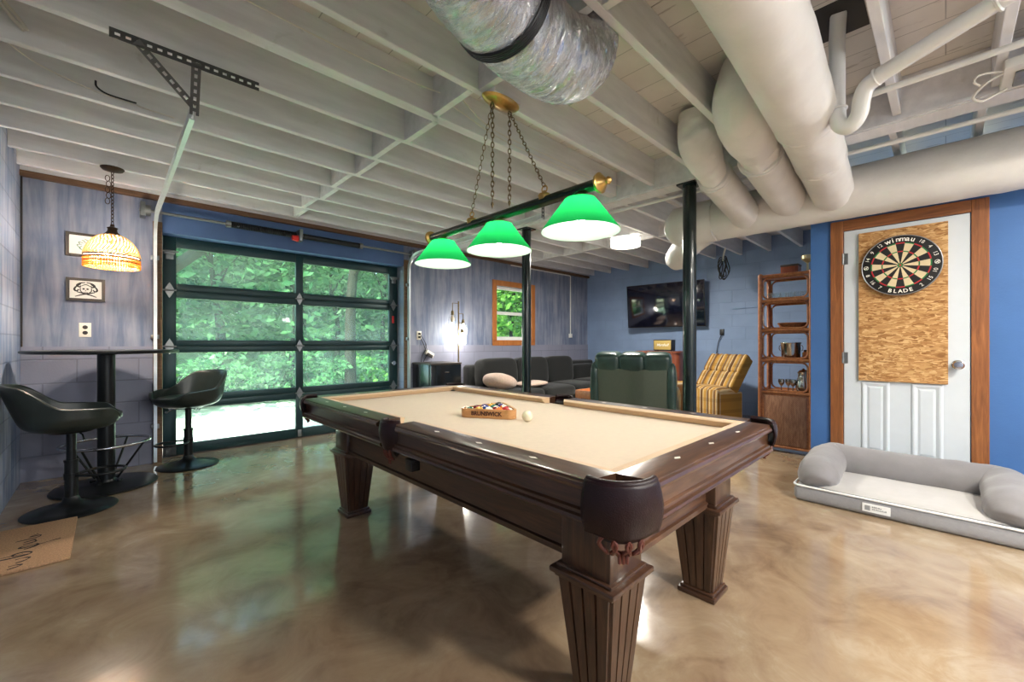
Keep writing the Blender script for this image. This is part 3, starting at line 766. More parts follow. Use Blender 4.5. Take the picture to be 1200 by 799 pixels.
# ================================================================== DUCTS AND PIPES
def wrapped(path, r, seg=28, n=8, wr=.035, seed=0.):
    """insulated duct: smooth tube with shallow lengthwise puckers"""
    pts = smooth_path(path, n); rs = r if callable(r) else (lambda t: r)
    m = MB(); N = len(pts)
    m.tube(pts, [rs(i/(N-1)) for i in range(N)], seg)
    for v in m.b.verts:
        k = 1+0*wr
        d = mnoise.noise(V((v.co.x*7+seed, v.co.y*7, v.co.z*7)))*wr*.35 + mnoise.noise(V((v.co.x*23+seed, v.co.y*9, v.co.z*23)))*wr*.30 + mnoise.noise(V((v.co.x*50+seed, v.co.y*14, v.co.z*14)))*wr*.16
        v.co += V((d, d*.6, d))*.6
    return m
def seam(m, c, d, r, w=.012):
    d = V(d).normalized(); c = V(c); x = d.orthogonal().normalized(); y = d.cross(x)
    m.tube([c+(x*math.cos(2*PI*k/28)+y*math.sin(2*PI*k/28))*r for k in range(28)], w, 6, closed=True); return m
t = thing('main_duct', 'big white wrapped duct running along the top of the dartboard wall', 'duct', (4.155, .3, 2.31))
wrapped([(4.155, -2.9, 2.31), (4.155, -1.5, 2.31), (4.155, -.4, 2.31), (4.155, .6, 2.31), (4.155, 1.52, 2.31)], .192, 36, 14).build('trunk', 'duct_wrap', t)
wrapped([(4.15, 1.50, 2.31), (4.15, 1.66, 2.31), (4.15, 1.78, 2.305), (4.16, 1.88, 2.30), (4.17, 1.91, 2.30)], lambda s: .197 if s < .7 else .197-(s-.7)*.22, 36, 8).build('end_boot', 'duct_wrap', t)
wrapped([(4.20, 1.62, 2.24), (4.30, 1.80, 2.19), (4.44, 1.96, 2.13), (4.58, 2.07, 2.10), (4.66, 2.12, 2.09)], lambda s: .135 if s < .85 else .135-(s-.85)*.5, 28, 8).build('flexible_branch', 'duct_wrap', t)
seam(MB(), (4.155, 1.51, 2.31), (0, 1, 0), .196, .006).build('seam', 'duct_wrap', t); seam(MB(), (4.155, -.6, 2.31), (0, 1, 0), .191, .004).build('seam', 'duct_wrap', t)
MB().tube([(4.02, 1.47, JB), (3.975, 1.48, 2.35), (4.06, 1.48, 2.14), (4.155, 1.48, 2.112), (4.30, 1.48, 2.18)], .003, 6).build('hanger_strap', 'wire', t)
t = thing('branch_duct', 'longest white wrapped branch duct, passing nearest overhead and beside the trap pipe', 'duct', (2.5, .53, 2.38), group=None)
wrapped([(-.5, .41, 2.41), (.7, .455, 2.40), (1.8, .49, 2.385), (2.75, .535, 2.365)], .148, 32, 12, .05).build('long_run', 'duct_wrap', t)
wrapped([(2.68, .53, 2.365), (3.0, .55, 2.36), (3.36, .572, 2.345)], .140, 32, 8, .06, 3.).build('sleeve', 'duct_wrap', t)
wrapped([(3.30, .57, 2.345), (3.7, .59, 2.325), (4.06, .61, 2.30)], .135, 32, 8, .04, 5.).build('end_run', 'duct_wrap', t)
seam(MB(), (2.74, .535, 2.366), (1, .04, -.02), .142, .009).build('seam', 'duct_wrap', t); seam(MB(), (3.34, .571, 2.346), (1, .04, -.02), .136, .008).build('seam', 'duct_wrap', t)
t = thing('branch_duct', 'middle of the three white wrapped branch ducts, bulging down from the ceiling', 'duct', (2.8, .84, 2.5))
wrapped([(2.61, .80, 2.735), (2.60, .80, 2.62), (2.63, .81, 2.50), (2.78, .825, 2.42), (2.98, .84, 2.385), (3.12, .848, 2.37)], lambda s: .115+.045*math.sin(min(1, s*1.25)*PI), 30, 8, .07, 9.).build('elbow', 'duct_wrap', t)
wrapped([(3.06, .845, 2.372), (3.5, .87, 2.345), (4.06, .90, 2.31)], .128, 30, 10, .04, 2.).build('end_run', 'duct_wrap', t)
seam(MB(), (3.09, .847, 2.372), (1, .05, -.04), .130, .009).build('seam', 'duct_wrap', t); seam(MB(), (2.605, .80, 2.6), (.05, 0, -1), .130, .007).build('seam', 'duct_wrap', t)
t = thing('branch_duct', 'shortest of the three white wrapped branch ducts, nearest the green post', 'duct', (3.3, 1.2, 2.5))
wrapped([(2.93, 1.215, 2.752), (2.96, 1.21, 2.62), (3.02, 1.205, 2.52), (3.14, 1.205, 2.44), (3.3, 1.205, 2.385)], lambda s: .10+.035*math.sin(min(1, s*1.2)*PI), 28, 8, .06, 4.).build('elbow', 'duct_wrap', t)
wrapped([(3.24, 1.205, 2.40), (3.6, 1.21, 2.335), (4.06, 1.225, 2.27)], .118, 28, 10, .04, 6.).build('end_run', 'duct_wrap', t)
seam(MB(), (3.29, 1.205, 2.39), (1, 0, -.18), .119, .008).build('seam', 'duct_wrap', t)
# flexible foil duct under the joists
t = thing('foil_duct', 'crinkled silver foil duct slung under the joists', 'duct', (1.0, 1.18, 2.36))
P = smooth_path([(.02, .30, 2.36), (.25, .60, 2.355), (.52, .86, 2.345), (.84, 1.05, 2.335), (1.18, 1.14, 2.345), (1.45, 1.185, 2.40), (1.60, 1.205, 2.52), (1.64, 1.21, 2.66), (1.65, 1.212, 2.77)], 26)
m = MB(); N = len(P); rr = []
for i in range(N):
    s = i/(N-1)
    rr.append((.172 if s < .78 else .172-(s-.78)*.12)*(1+.022*math.sin(i*2.1)))
m.tube(P, rr, 44)
for v in m.b.verts:
    q = v.co
    d = mnoise.noise(V((q.x*30, q.y*9, q.z*9)))*.012+mnoise.noise(V((q.x*60, q.y*22, q.z*22)))*.006
    v.co += V((d*.4, d, d))
m.build('foil_sleeve', 'foil', t, ang=180)
m = MB()
ax = V((.34, .12, 0)).normalized(); sd = V((-ax.y, ax.x, 0)); cc = V((1.0, 1.095, 2.338))
for w_ in (-.018, -.009, 0, .009, .018):
    m.tube([cc+ax*w_+sd*(.181*math.cos(2*PI*k/40))+V((0, 0, .181*math.sin(2*PI*k/40))) for k in range(40)], .006, 6, closed=True)
m.build('hanging_strap', 'black', t)
# sink trap and drain
t = thing('drain_pipe', 'white drain pipe with a looped trap under the ceiling hole', 'pipe', (2.6, .25, 2.4))
MB().tube([(2.375, -.40, 2.475), (2.44, -.165, 2.452), (2.587, .225, 2.385)], .0345, 20).build('drain_run', 'pvc', t)
m = MB(); u = smooth_path([(2.580, .205, 2.388), (2.605, .262, 2.365), (2.628, .283, 2.315), (2.640, .292, 2.265), (2.655, .318, 2.228), (2.665, .350, 2.225), (2.672, .378, 2.26), (2.674, .384, 2.32)], 6)
m.tube(u, .036, 18); m.build('trap', 'pvc', t)
MB().tube([(2.674, .384, 2.30), (2.674, .384, 2.60), (2.665, .384, 2.68), (2.61, .37, 2.78)], .034, 18).build('tailpiece', 'pvc', t)
seam(MB(), (2.587, .224, 2.385), (.15, .4, -.07), .036, .006).build('coupling', 'pvc', t); seam(MB(), (2.45, -.14, 2.448), (.15, .4, -.07), .036, .007).build('coupling', 'pvc', t); seam(MB(), (2.674, .384, 2.33), (0, 0, 1), .037, .007).build('coupling', 'pvc', t)
m = MB(); m.b2((2.44, -.19, 2.46), (2.47, -.17, 2.775), .002); m.build('hanger_strap', 'galv', t)
# dark sheet under the deck, painting in the shade of the drain hole
m = MB(); m.b2((2.50, .27, JT-.004), (2.80, .52, JT-.001)); struct(m.build('trim_7', 'slot', smooth=False))
t = thing('water_pipe', 'thin white pipe running under the joists behind the drain trap', 'pipe', (2.97, .0, 2.49))
MB().tube([(2.97, -2.6, 2.515), (2.97, -.5, 2.50), (2.965, .36, 2.482)], .016, 12).build('pipe', 'pvc', t)
t = thing('water_pipe', 'thin white pipe running along the far side of the ceiling beam', 'pipe', (3.76, .0, 2.48))
MB().tube([(3.76, -2.6, 2.478), (3.76, .5, 2.478), (3.765, 2.7, 2.502)], .016, 12).build('pipe', 'pvc', t)
t = thing('junction_box', 'white ceiling junction box with loose white cables at top right', 'junction box', (3.30, -.30, 2.52))
MB().b2((3.18, -.40, 2.49), (3.46, -.20, 2.54), .01).build('box', 'pvc', t)
MB().b2((3.24, -.36, 2.475), (3.40, -.24, 2.49), .006).build('cover', 'galv', t)
m = MB(); m.tube(smooth_path([(3.24, -.21, 2.50), (3.24, -.14, 2.47), (3.27, -.10, 2.43), (3.30, -.13, 2.41), (3.34, -.18, 2.44), (3.38, -.22, 2.47)], 6), .006, 8)
m.tube(smooth_path([(3.22, -.20, 2.50), (3.16, -.12, 2.49), (3.15, -.10, 2.46), (3.17, -.12, 2.44)], 6), .005, 8); m.build('loose_cable', 'wire', t)
t = thing('vent_stack', 'thick white pipe at the right edge under the ceiling', 'pipe', (3.0, -.34, 2.3))
m = MB(); m.tube(smooth_path([(3.16, -.46, 2.775), (3.14, -.45, 2.62), (3.25, -.50, 2.45), (3.65, -.60, 2.36), (4.0, -.66, 2.36)], 8), .05, 18); m.build('pipe', 'pvc', t)
# wall conduit by the window
t = thing('conduit', 'white conduit dropping down the back wall beside the corner', 'conduit', (6.65, WA-.02, 1.3))
MB().tube([(5.0, WA-.03, 2.485), (6.63, WA-.03, 2.485), (6.66, WA-.02, 2.47), (6.66, WA-.02, 1.31)], .011, 10).build('pipe', 'pvc', t)
MB().b2((6.625, WA-.04, 1.25), (6.695, WA-.001, 1.33), .004).build('box', 'pvc', t)

# loose wiring on the joists
def cable(label, pts, r=.004, mat='wire', n=8, name='ceiling_cable'):
    o = MB().tube(smooth_path(pts, n), r, 6).build(name, mat); return tag(o, label, 'cable')
cable('long white cable running along the second joist bay above the pool lamp', [(.2, 2.18, 2.69), (.75, 2.17, 2.665), (1.2, 2.15, 2.655), (1.45, 2.10, 2.64), (1.46, 2.03, 2.62)])
cable('pair-top white cable sagging behind the pool lamp toward the beam', [(1.5, 2.02, 2.62), (1.9, 2.16, 2.61), (2.5, 2.15, 2.60), (3.1, 2.15, 2.60), (3.48, 2.13, 2.62)])
cable('lower white cable sagging behind the pool lamp chains', [(1.5, 2.08, 2.58), (2.0, 2.17, 2.575), (2.6, 2.16, 2.565), (3.2, 2.15, 2.58)])
cable('white cable looped over two joists at far left of the ceiling', [(-.45, 3.2, 2.70), (-.3, 3.33, 2.63), (-.10, 3.40, 2.60), (.12, 3.405, 2.58), (.30, 3.40, 2.57)])
cable('white cable crossing the joists at the upper left corner', [(-.40, 2.985, 2.775), (-.365, 2.985, 2.70), (-.325, 2.985, 2.645), (-.285, 2.99, 2.60)], .009)
cable('second white cable crossing the joists at the upper left corner', [(-.37, 2.98, 2.775), (-.345, 2.98, 2.70), (-.305, 2.98, 2.65), (-.275, 2.99, 2.605)], .007)
cable('short black wire tail taped to the third joist', [(-.055, 3.395, 2.65), (-.05, 3.39, 2.615), (-.01, 3.39, 2.592), (.06, 3.395, 2.59), (.12, 3.40, 2.592)], .005, 'black')
t = thing('cable_coil', 'coil of dark cable hanging from the ceiling near the television wall', 'cable', (6.55, 2.29, 2.28))
m = MB()
for k in range(5):
    a0 = k*1.3
    m.tube([(6.55+.03*math.sin(a0+i*.5), 2.29+.012*(k-2)+(.048+.014*math.sin(a0+i))*math.sin(2*PI*i/20), 2.25+(.15+.025*math.cos(a0))*math.cos(2*PI*i/20)) for i in range(20)], .008, 6, closed=True)
m.build('coil', 'cable', t)
MB().tube(smooth_path([(6.55, 2.29, 2.36), (6.555, 2.28, 2.46), (6.55, 2.255, JB+.002)], 5), .013, 6).build('tie', 'wire', t)

# ================================================================== POOL TABLE
TX0, TX1, TY0, TY1, TZ = .925, 2.265, .540, 3.070, .772
TC = V(((TX0+TX1)/2, (TY0+TY1)/2, 0))
pt = thing('pool_table', 'dark walnut pool table with tan felt and fluted tapered legs', 'pool table', TC)
BED = .732
MB().b2((TX0+.10, TY0+.10, BED-.03), (TX1-.10, TY1-.10, BED)).build('bed', 'felt', pt, smooth=False)
# rail cross-section: u = inward from the outer edge, z
RAIL = [(.0, .744), (-.003, .752), (.0, .760), (.008, .764), (.006, .769), (.014, TZ), (.098, TZ), (.098, .718), (.03, .718),
        (.020, .736), (.020, .684), (.010, .680), (.010, .670), (.002, .666), (.0, .655), (.004, .648), (.03, .645), (.03, .640), (.016, .736-.1)]
RAIL = [(.0, .742), (-.004, .751), (.0, .760), (.007, .763), (.007, .768), (.014, TZ), (.110, TZ), (.110, .70), (.10, .640),
        (.034, .640), (.030, .646), (.006, .648), (.0, .656), (.002, .665), (.012, .669), (.012, .679), (.020, .684), (.020, .736), (.008, .740)]
CUSH = [(.110, TZ-.001), (.116, TZ-.0015), (.150, .766), (.154, .762), (.138, .735), (.110, .733)]
def rail(side, a, b):
    m = MB(); c = MB()
    for mb, prof, cut in ((m, RAIL, 0), (c, CUSH, 1)):
        def pts(t, end):
            out = []
            for u, z in prof:
                tt = t
                if cut: tt = t+(end*(u-.110)*.75)
                elif u < .03 and z > .735: tt = t + end*(.03-u)*.9      # rounded top corners at the pockets
                if side == 'L': out.append((TX0+u, tt, z))
                elif side == 'R': out.append((TX1-u, tt, z))
                elif side == 'N': out.append((tt, TY0+u, z))
                else: out.append((tt, TY1-u, z))
            return [mb.b.verts.new(q) for q in out]
        A = pts(a, 1); B = pts(b, -1); n = len(A)
        for i in range(n): mb.b.faces.new((A[i], A[(i+1) % n], B[(i+1) % n], B[i]))
        mb.b.faces.new(A[::-1]); mb.b.faces.new(B)
    r = m.build('rail', 'mahogany' if side in 'LR' else 'mahogany_x', pt, ang=30)
    c.build('cushion', 'cushion_felt', r, ang=30)
    for f in (.25, .5, .75):
        p = a+(b-a)*f; d = MB(); u = .058
        pos = {'L': (TX0+u, p), 'R': (TX1-u, p), 'N': (p, TY0+u), 'F': (p, TY1-u)}[side]
        sx, sy = (.010, .020) if side in 'LR' else (.020, .010)
        d.poly([(pos[0]+sx, pos[1], TZ+.0006), (pos[0], pos[1]+sy, TZ+.0006), (pos[0]-sx, pos[1], TZ+.0006), (pos[0], pos[1]-sy, TZ+.0006)])
        d.build('sight', 'pearl', r, smooth=False)
CR, YM = .108, TC.y
for s in 'LR':
    rail(s, TY0+CR, YM-.062); rail(s, YM+.062, TY1-CR)
for s in 'NF': rail(s, TX0+CR, TX1-CR)
# cabinet below the rails
AP = .115
m = MB()
APR = [(0, .625), (0, .446), (-.010, .442), (-.010, .422), (0, .416), (.03, .416), (.03, .625)]
LEDGE = [(0, .646), (0, .634), (.006, .630), (.006, .618), (.020, .612), (.020, .600), (.11, .590), (.11, .646)]
for side, ins in (('L', .200), ('R', .205), ('N', .190), ('F', .225)):
    for nm, prof, off in (('cabinet_apron', APR, ins), ('cabinet_ledge', LEDGE, ins-.105)):
        mb = MB(); e0 = .19 if nm == 'cabinet_apron' else .11
        if side in 'LR': mb.prism([((TX0+off+u) if side == 'L' else (TX1-off-u), z) for u, z in prof], 1, TY0+e0, TY1-e0)
        else: mb.prism([((TY0+off+u) if side == 'N' else (TY1-off-u), z) for u, z in prof], 0, TX0+e0, TX1-e0)
        mb.build(nm, 'mahogany' if side in 'LR' else 'mahogany_x', pt, ang=30)
MB().b2((TX0+.20, TY0+.20, .60), (TX1-.20, TY1-.20, .66)).build('slate_support', 'mahogany', pt, smooth=False)
LEGS = [(1.140, .768), (1.975, .780), (1.195, 2.775), (1.975, 2.775)]
for lx, ly in LEGS:
    m = MB()
    m.box((lx, ly, .53), (.182, .182, .21), 0, .004)
    # tapered shaft with flutes
    zt, zb, ht, hb = .405, .034, .097, .060
    A = [m.b.verts.new((lx+sx*hb, ly+sy*hb, zb)) for sx, sy in ((-1, -1), (1, -1), (1, 1), (-1, 1))]
    B = [m.b.verts.new((lx+sx*ht, ly+sy*ht, zt)) for sx, sy in ((-1, -1), (1, -1), (1, 1), (-1, 1))]
    for i in range(4): m.b.faces.new((A[i], A[(i+1) % 4], B[(i+1) % 4], B[i]))
    m.b.faces.new(A[::-1]); m.b.faces.new(B)
    for q in range(4):
        R = Matrix.Rotation(q*PI/2, 3, 'Z')
        for j in range(4):
            f0 = -1+j*.5+.045; f1 = f0+.41; o = .007
            pts = []
            for z, h in ((zb+.004, hb), (zt-.004, ht)):
                pts.append([(f0*h, -h-o), (f1*h, -h-o), (f1*h+.002, -h+.001), (f0*h-.002, -h+.001)])
            vs = [[m.b.verts.new(V((lx, ly, 0)) + R @ V((x, y, 0)) + V((0, 0, z))) for x, y in p] for p, z in zip(pts, (zb+.004, zt-.004))]
            for i in range(4): m.b.faces.new((vs[0][i], vs[0][(i+1) % 4], vs[1][(i+1) % 4], vs[1][i]))
            m.b.faces.new(vs[0][::-1]); m.b.faces.new(vs[1])
    lg = m.build('leg', 'mahogany_z', pt, ang=30)
    c = MB(); c.box((lx, ly, .417), (.240, .240, .018), 0, .005); c.box((lx, ly, .402), (.215, .215, .014), 0, .004); c.box((lx, ly, .431), (.206, .206, .012), 0, .004)
    c.build('leg_cap', 'mahogany', lg)
    c = MB(); c.box((lx, ly, .011), (.166, .166, .022), 0, .005); c.box((lx, ly, .028), (.148, .148, .014), 0, .004); c.build('leg_foot', 'mahogany', lg)
# leather pockets
def pocket(cx, cy, a0, a1, r, z0, name='corner_pocket', flare=.012, sagk=.022):
    def f(u, v):
        a = a0+(a1-a0)*u; zz = TZ+.006-v*(TZ+.006-z0)
        sag = sagk*math.cos((u-.5)*2*PI)*max(0, v-.75)*4*.5
        bul = r+.010*math.sin(v*PI)+flare*(1-v)*.3-.012*v*v
        edge = .018*(abs(u-.5)*2)**4*v
        return V((cx+math.cos(a)*(bul+edge), cy+math.sin(a)*(bul+edge), zz-sag*.6))
    g = MB(); g.grid(f, 28, 14)
    p = g.build(name, 'pocket_leather', pt, solid=.010)
    rim = MB(); rim.tube([(cx+math.cos(a0+(a1-a0)*k/24)*(r-.003), cy+math.sin(a0+(a1-a0)*k/24)*(r-.003), TZ+.004) for k in range(25)], .011, 10)
    rim.tube([(cx+math.cos(a0+(a1-a0)*k/24)*(r+.008), cy+math.sin(a0+(a1-a0)*k/24)*(r+.008), TZ-.028) for k in range(25)], .004, 8)
    rim.build('pocket_rim', 'pocket_leather', p)
    # dark throat and a net of straps under the lip
    th = MB(); th.lathe([(r-.016, TZ-.03), (r-.03, TZ-.07), (r-.05, z0-.03), (0, z0-.05)], (cx, cy, 0), 20); th.build('pocket_cup', 'slot', p)
    st = MB(); am = (a0+a1)/2; rx = r-.012
    for k in range(7):
        a = am+(k-3)*.20; c, s_ = math.cos(a), math.sin(a)
        a2 = a+(.16 if k % 2 else -.16); c2, s2 = math.cos(a2), math.sin(a2)
        st.tube(smooth_path([(cx+c*rx, cy+s_*rx, z0+.006), (cx+c2*(rx+.002), cy+s2*(rx+.002), z0-.018), (cx+c*(rx-.012), cy+s_*(rx-.012), z0-.042), (cx+c*(rx-.026), cy+s_*(rx-.026), z0-.052)], 4), .0058, 6)
    for k in range(3):
        a = am+(k-1)*.14
        st.tube([(cx+math.cos(a)*(rx-.02), cy+math.sin(a)*(rx-.02), z0-.04), (cx+math.cos(a)*(rx-.018), cy+math.sin(a)*(rx-.018), z0-.072)], [.006, .004], 6)
    st.build('tassel', 'tassel', p)
k = .098
pocket(TX0+k, TY0+k, PI*.90, PI*1.60, .102, .632); pocket(TX1-k, TY0+k, PI*1.42, PI*2.08, .095, .672)
pocket(TX0+k, TY1-k, PI*.40, PI*1.08, .095, .672); pocket(TX1-k, TY1-k, -PI*.08, PI*.58, .095, .672)
pocket(TX0+.056, YM, PI*.58, PI*1.42, .066, .648, 'side_pocket', .012, .010); pocket(TX1-.056, YM, -PI*.42, PI*.42, .066, .648, 'side_pocket', .012, .010)
m = MB(); m.box((TX0+.098, YM-.075, .570), (.05, .055, .05), 0, .006); m.box((TX0+.098, YM-.075, .597), (.052, .058, .008), 0, .003); m.build('chalk_holder', 'black', pt)

# rack, balls
br = .0286; e = V((.52, -.855, 0)).normalized(); nn = V((.855, .52, 0)).normalized(); rc = V((1.467, 1.722, BED))
row = [rc+nn*(.014+br+i*br*math.sqrt(3)) for i in range(5)]
cen = [[row[i]+e*((j-(4-i)/2)*2*br) for j in range(5-i)] for i in range(5)]
C3 = [cen[0][0], cen[0][4], cen[4][0]]
def ring_pts(off):
    out = []; G = (C3[0]+C3[1]+C3[2])/3
    for c in C3:
        d = (c-G).normalized(); a = math.atan2(d.y, d.x)
        for k in range(-5, 6):
            t_ = a+k/5*PI/3; out.append((c.x+math.cos(t_)*off, c.y+math.sin(t_)*off))
    return out
rk = thing('ball_rack', 'birch triangle rack holding the pool balls on the felt', 'rack', rc)
m = MB(); I, O = ring_pts(br+.002), ring_pts(br+.013); n = len(I)
vi = [[m.b.verts.new((p[0], p[1], z)) for p in q] for q, z in ((I, BED+.001), (O, BED+.001), (O, BED+.050), (I, BED+.050))]
for a, b_ in ((0, 1), (1, 2), (2, 3), (3, 0)):
    for i in range(n): m.b.faces.new((vi[a][i], vi[a][(i+1) % n], vi[b_][(i+1) % n], vi[b_][i]))
m.build('frame', 'rack_wood', rk, ang=30)
X = Matrix.Translation(rc+nn*(-.0008)+V((0, 0, .026))-rc-nn*0) @ Matrix(((e.x, 0, -nn.x, 0), (e.y, 0, -nn.y, 0), (0, 1, 0, 0), (0, 0, 0, 1)))
join_meshes([text_mesh('BRUNSWICK', .030, X, 't', 'rack_print', rk, bold=.0012)], 'rack_lettering', 'rack_print', rk)
BC = {1: (226, 170, 60), 2: (32, 60, 130), 3: (186, 36, 40), 4: (70, 44, 110), 5: (222, 110, 40), 6: (24, 92, 70), 7: (120, 36, 44), 8: (22, 22, 24)}
BN = {1: 'yellow', 2: 'blue', 3: 'red', 4: 'purple', 5: 'orange', 6: 'green', 7: 'maroon'}
order = [14, 1, 10, 5, 11, 7, 2, 15, 3, 4, 6, 13, 9, 12, 8]
k = 0
for i in range(5):
    for p in cen[i]:
        nmb = order[k]; k += 1; c8 = (nmb-1) % 8+1 if nmb != 8 else 8
        base = nmb if nmb <= 8 else nmb-8
        mat = mk_solid('ball_%d' % nmb, BC[base]) if nmb <= 8 else mk_stripe('ball_%d' % nmb, BC[base])
        o = MB().sphere((0, 0, 0), br, 24).build('pool_ball', mat)
        o.location = p+V((0, 0, br+.0005)); o.rotation_euler = (random.uniform(.4, 1.2), random.uniform(-.6, .6), random.uniform(0, 6))
        lab = 'solid black pool ball at the rack corner farthest from the camera' if nmb == 8 else ('%s %s pool ball in the triangle rack' % ('solid' if nmb < 8 else 'white and', BN[base]) if nmb < 8 else 'white pool ball with a %s stripe in the triangle rack' % BN[base])
        tag(o, lab, 'pool ball', 'pool balls in the rack')
o = MB().sphere((0, 0, 0), br, 28).build('cue_ball', 'ivory_ball'); o.location = (1.565, 1.508, BED+br+.0005)
tag(o, 'ivory cue ball lying alone beside the triangle rack', 'pool ball')

# ================================================================== BILLIARD LIGHT
LX, LZb = 1.617, 1.872
pl = thing('billiard_light', 'brass and green bar lamp with three green glass shades', 'lamp', (LX, 1.79, LZb))
LY0, LY1 = 1.112, 2.475
MB().cyl((LX, LY0, LZb), (LX, LY1, LZb), .026, seg=20).build('bar', 'green_tube', pl)
for y, s in ((LY0, -1), (LY1, 1)):
    m = MB(); m.lathe([(0, 0), (.030, 0), (.044, .006), (.047, .018), (.036, .024), (.030, .034), (.020, .040), (.014, .052), (.018, .060), (.012, .070), (0, .076)] if s > 0 else [(0, 0), (.030, 0), (.044, -.006), (.047, -.018), (.036, -.024), (.030, -.034), (.020, -.040), (.014, -.052), (.018, -.060), (.012, -.070), (0, -.076)], (LX, y, LZb), 24, axis='Y')
    m.build('end_finial', 'brass', pl)
for y in (1.209, 1.784, 2.345):
    prof = [(.030, .0), (.075, -.012), (.087, -.028), (.185, -.160), (.187, -.166)]
    z = LZb-.036
    sh = MB().lathe(prof, (LX, y, z), 48).build('shade', 'green_glass', pl)
    MB().lathe([(.028, -.004), (.073, -.016), (.084, -.031), (.181, -.160), (.186, -.166)], (LX, y, z), 48).build('shade_lining', 'white_glass', sh)
    MB().lathe([(0, .012), (.022, .012), (.036, .004), (.040, -.002), (.030, -.006), (0, -.008)], (LX, y, z), 24).build('shade_cap', 'brass', pl)
    MB().lathe([(0, -.030), (.014, -.032), (.016, -.050), (.028, -.075), (.030, -.095), (.020, -.118), (0, -.126)], (LX, y, z), 20).build('bulb', 'bulb_pool', sh)
    lamp('billiard_bulb', (LX, y, z-.150), 1.1, (1, .97, .91), .05)
    
cz = 2.515
m = MB(); m.lathe([(0, -.032), (.03, -.032), (.045, -.026), (.085, -.018), (.10, -.010), (.106, 0), (0, 0)], (1.61, 1.76, cz), 36, 1.25, .62); m.build('canopy', 'brass', pl)
MB().box((1.61, 1.76, cz+.0125), (.20, .12, .025)).build('canopy_block', 'joist', pl, smooth=False)
def chain(a, b, name, parent, mat='old_brass', link=.034, w=.0085, r=.0021, sag=0):
    a, b = V(a), V(b); L = (b-a).length; n = max(2, int(L/(link*.78))); d = (b-a)/n; u = d.normalized()
    s = u.orthogonal().normalized(); s2 = u.cross(s); m = MB()
    for i in range(n):
        c = a+d*(i+.5); x = s if i % 2 else s2
        m.tube([c+u*(math.cos(2*PI*k/12)*link/2)+x*(math.sin(2*PI*k/12)*w) for k in range(12)], r, 5, closed=True)
    return m.build(name, mat, parent)
for (sx, y) in ((-.06, 2.035), (.06, 1.436)):
    top = (1.61+sx*1.1, 1.76, cz-.03)
    chain(top, (LX, y, LZb+.075), 'chain', pl)
    m = MB(); m.tube([(LX, y+.018*math.cos(2*PI*k/14), LZb+.062+.018*math.sin(2*PI*k/14)) for k in range(14)], .0035, 6, closed=True)
    m.lathe([(0, .045), (.008, .043), (.012, .034), (.030, .026), (.034, .016), (.030, .010), (.030, -.004), (0, -.006)], (LX, y, LZb+.01), 20); m.build('hanger_loop', 'brass', pl)
    zb = 1.93 if sx < 0 else 1.97
    chain(top, (top[0], top[1], zb), 'chain', pl); chain((top[0]+.012, top[1]+.01, top[2]), (top[0]+.004, top[1]+.003, zb+.01), 'chain', pl)
    MB().lathe([(0, 0), (.006, -.004), (.009, -.016), (.003, -.034), (0, -.045)], (top[0], top[1], zb+.002), 12).build('chain_finial', 'old_brass', pl)

# ================================================================== BAR TABLE AND STOOLS
bt = thing('bar_table', 'round black pedestal bar table with a steel foot ring in the corner', 'table', (-.015, 4.655, 0))
MB().lathe([(0, 0), (.315, 0), (.318, .006), (.312, .014), (.26, .024), (.10, .034), (.062, .042), (.055, .06), (0, .06)], bt.location, 64).build('base', 'black_metal', bt)
MB().cyl(V(bt.location)+V((0, 0, .04)), V(bt.location)+V((0, 0, 1.055)), .054, seg=32).build('column', 'black_metal', bt)
MB().lathe([(0, 1.052), (.20, 1.052), (.445, 1.060), (.456, 1.066), (.458, 1.078), (.452, 1.084), (0, 1.084)], bt.location, 72).build('tabletop', 'black_metal', bt)
m = MB(); L = V(bt.location)
m.tube([L+V((.262*math.cos(2*PI*k/56), .262*math.sin(2*PI*k/56), .345)) for k in range(56)], .0115, 10, closed=True); fr = m.build('foot_ring', 'chrome', bt)
m = MB()
for k in range(4):
    a = PI/4+k*PI/2+.25; m.cyl(L+V((.255*math.cos(a), .255*math.sin(a), .340)), L+V((.075*math.cos(a), .075*math.sin(a), .062)), .008, seg=10)
    m.cyl(L+V((.09*math.cos(a), .09*math.sin(a), .035)), L+V((.09*math.cos(a), .09*math.sin(a), .052)), .02, seg=12)
m.build('ring_strut', 'black_metal', fr)

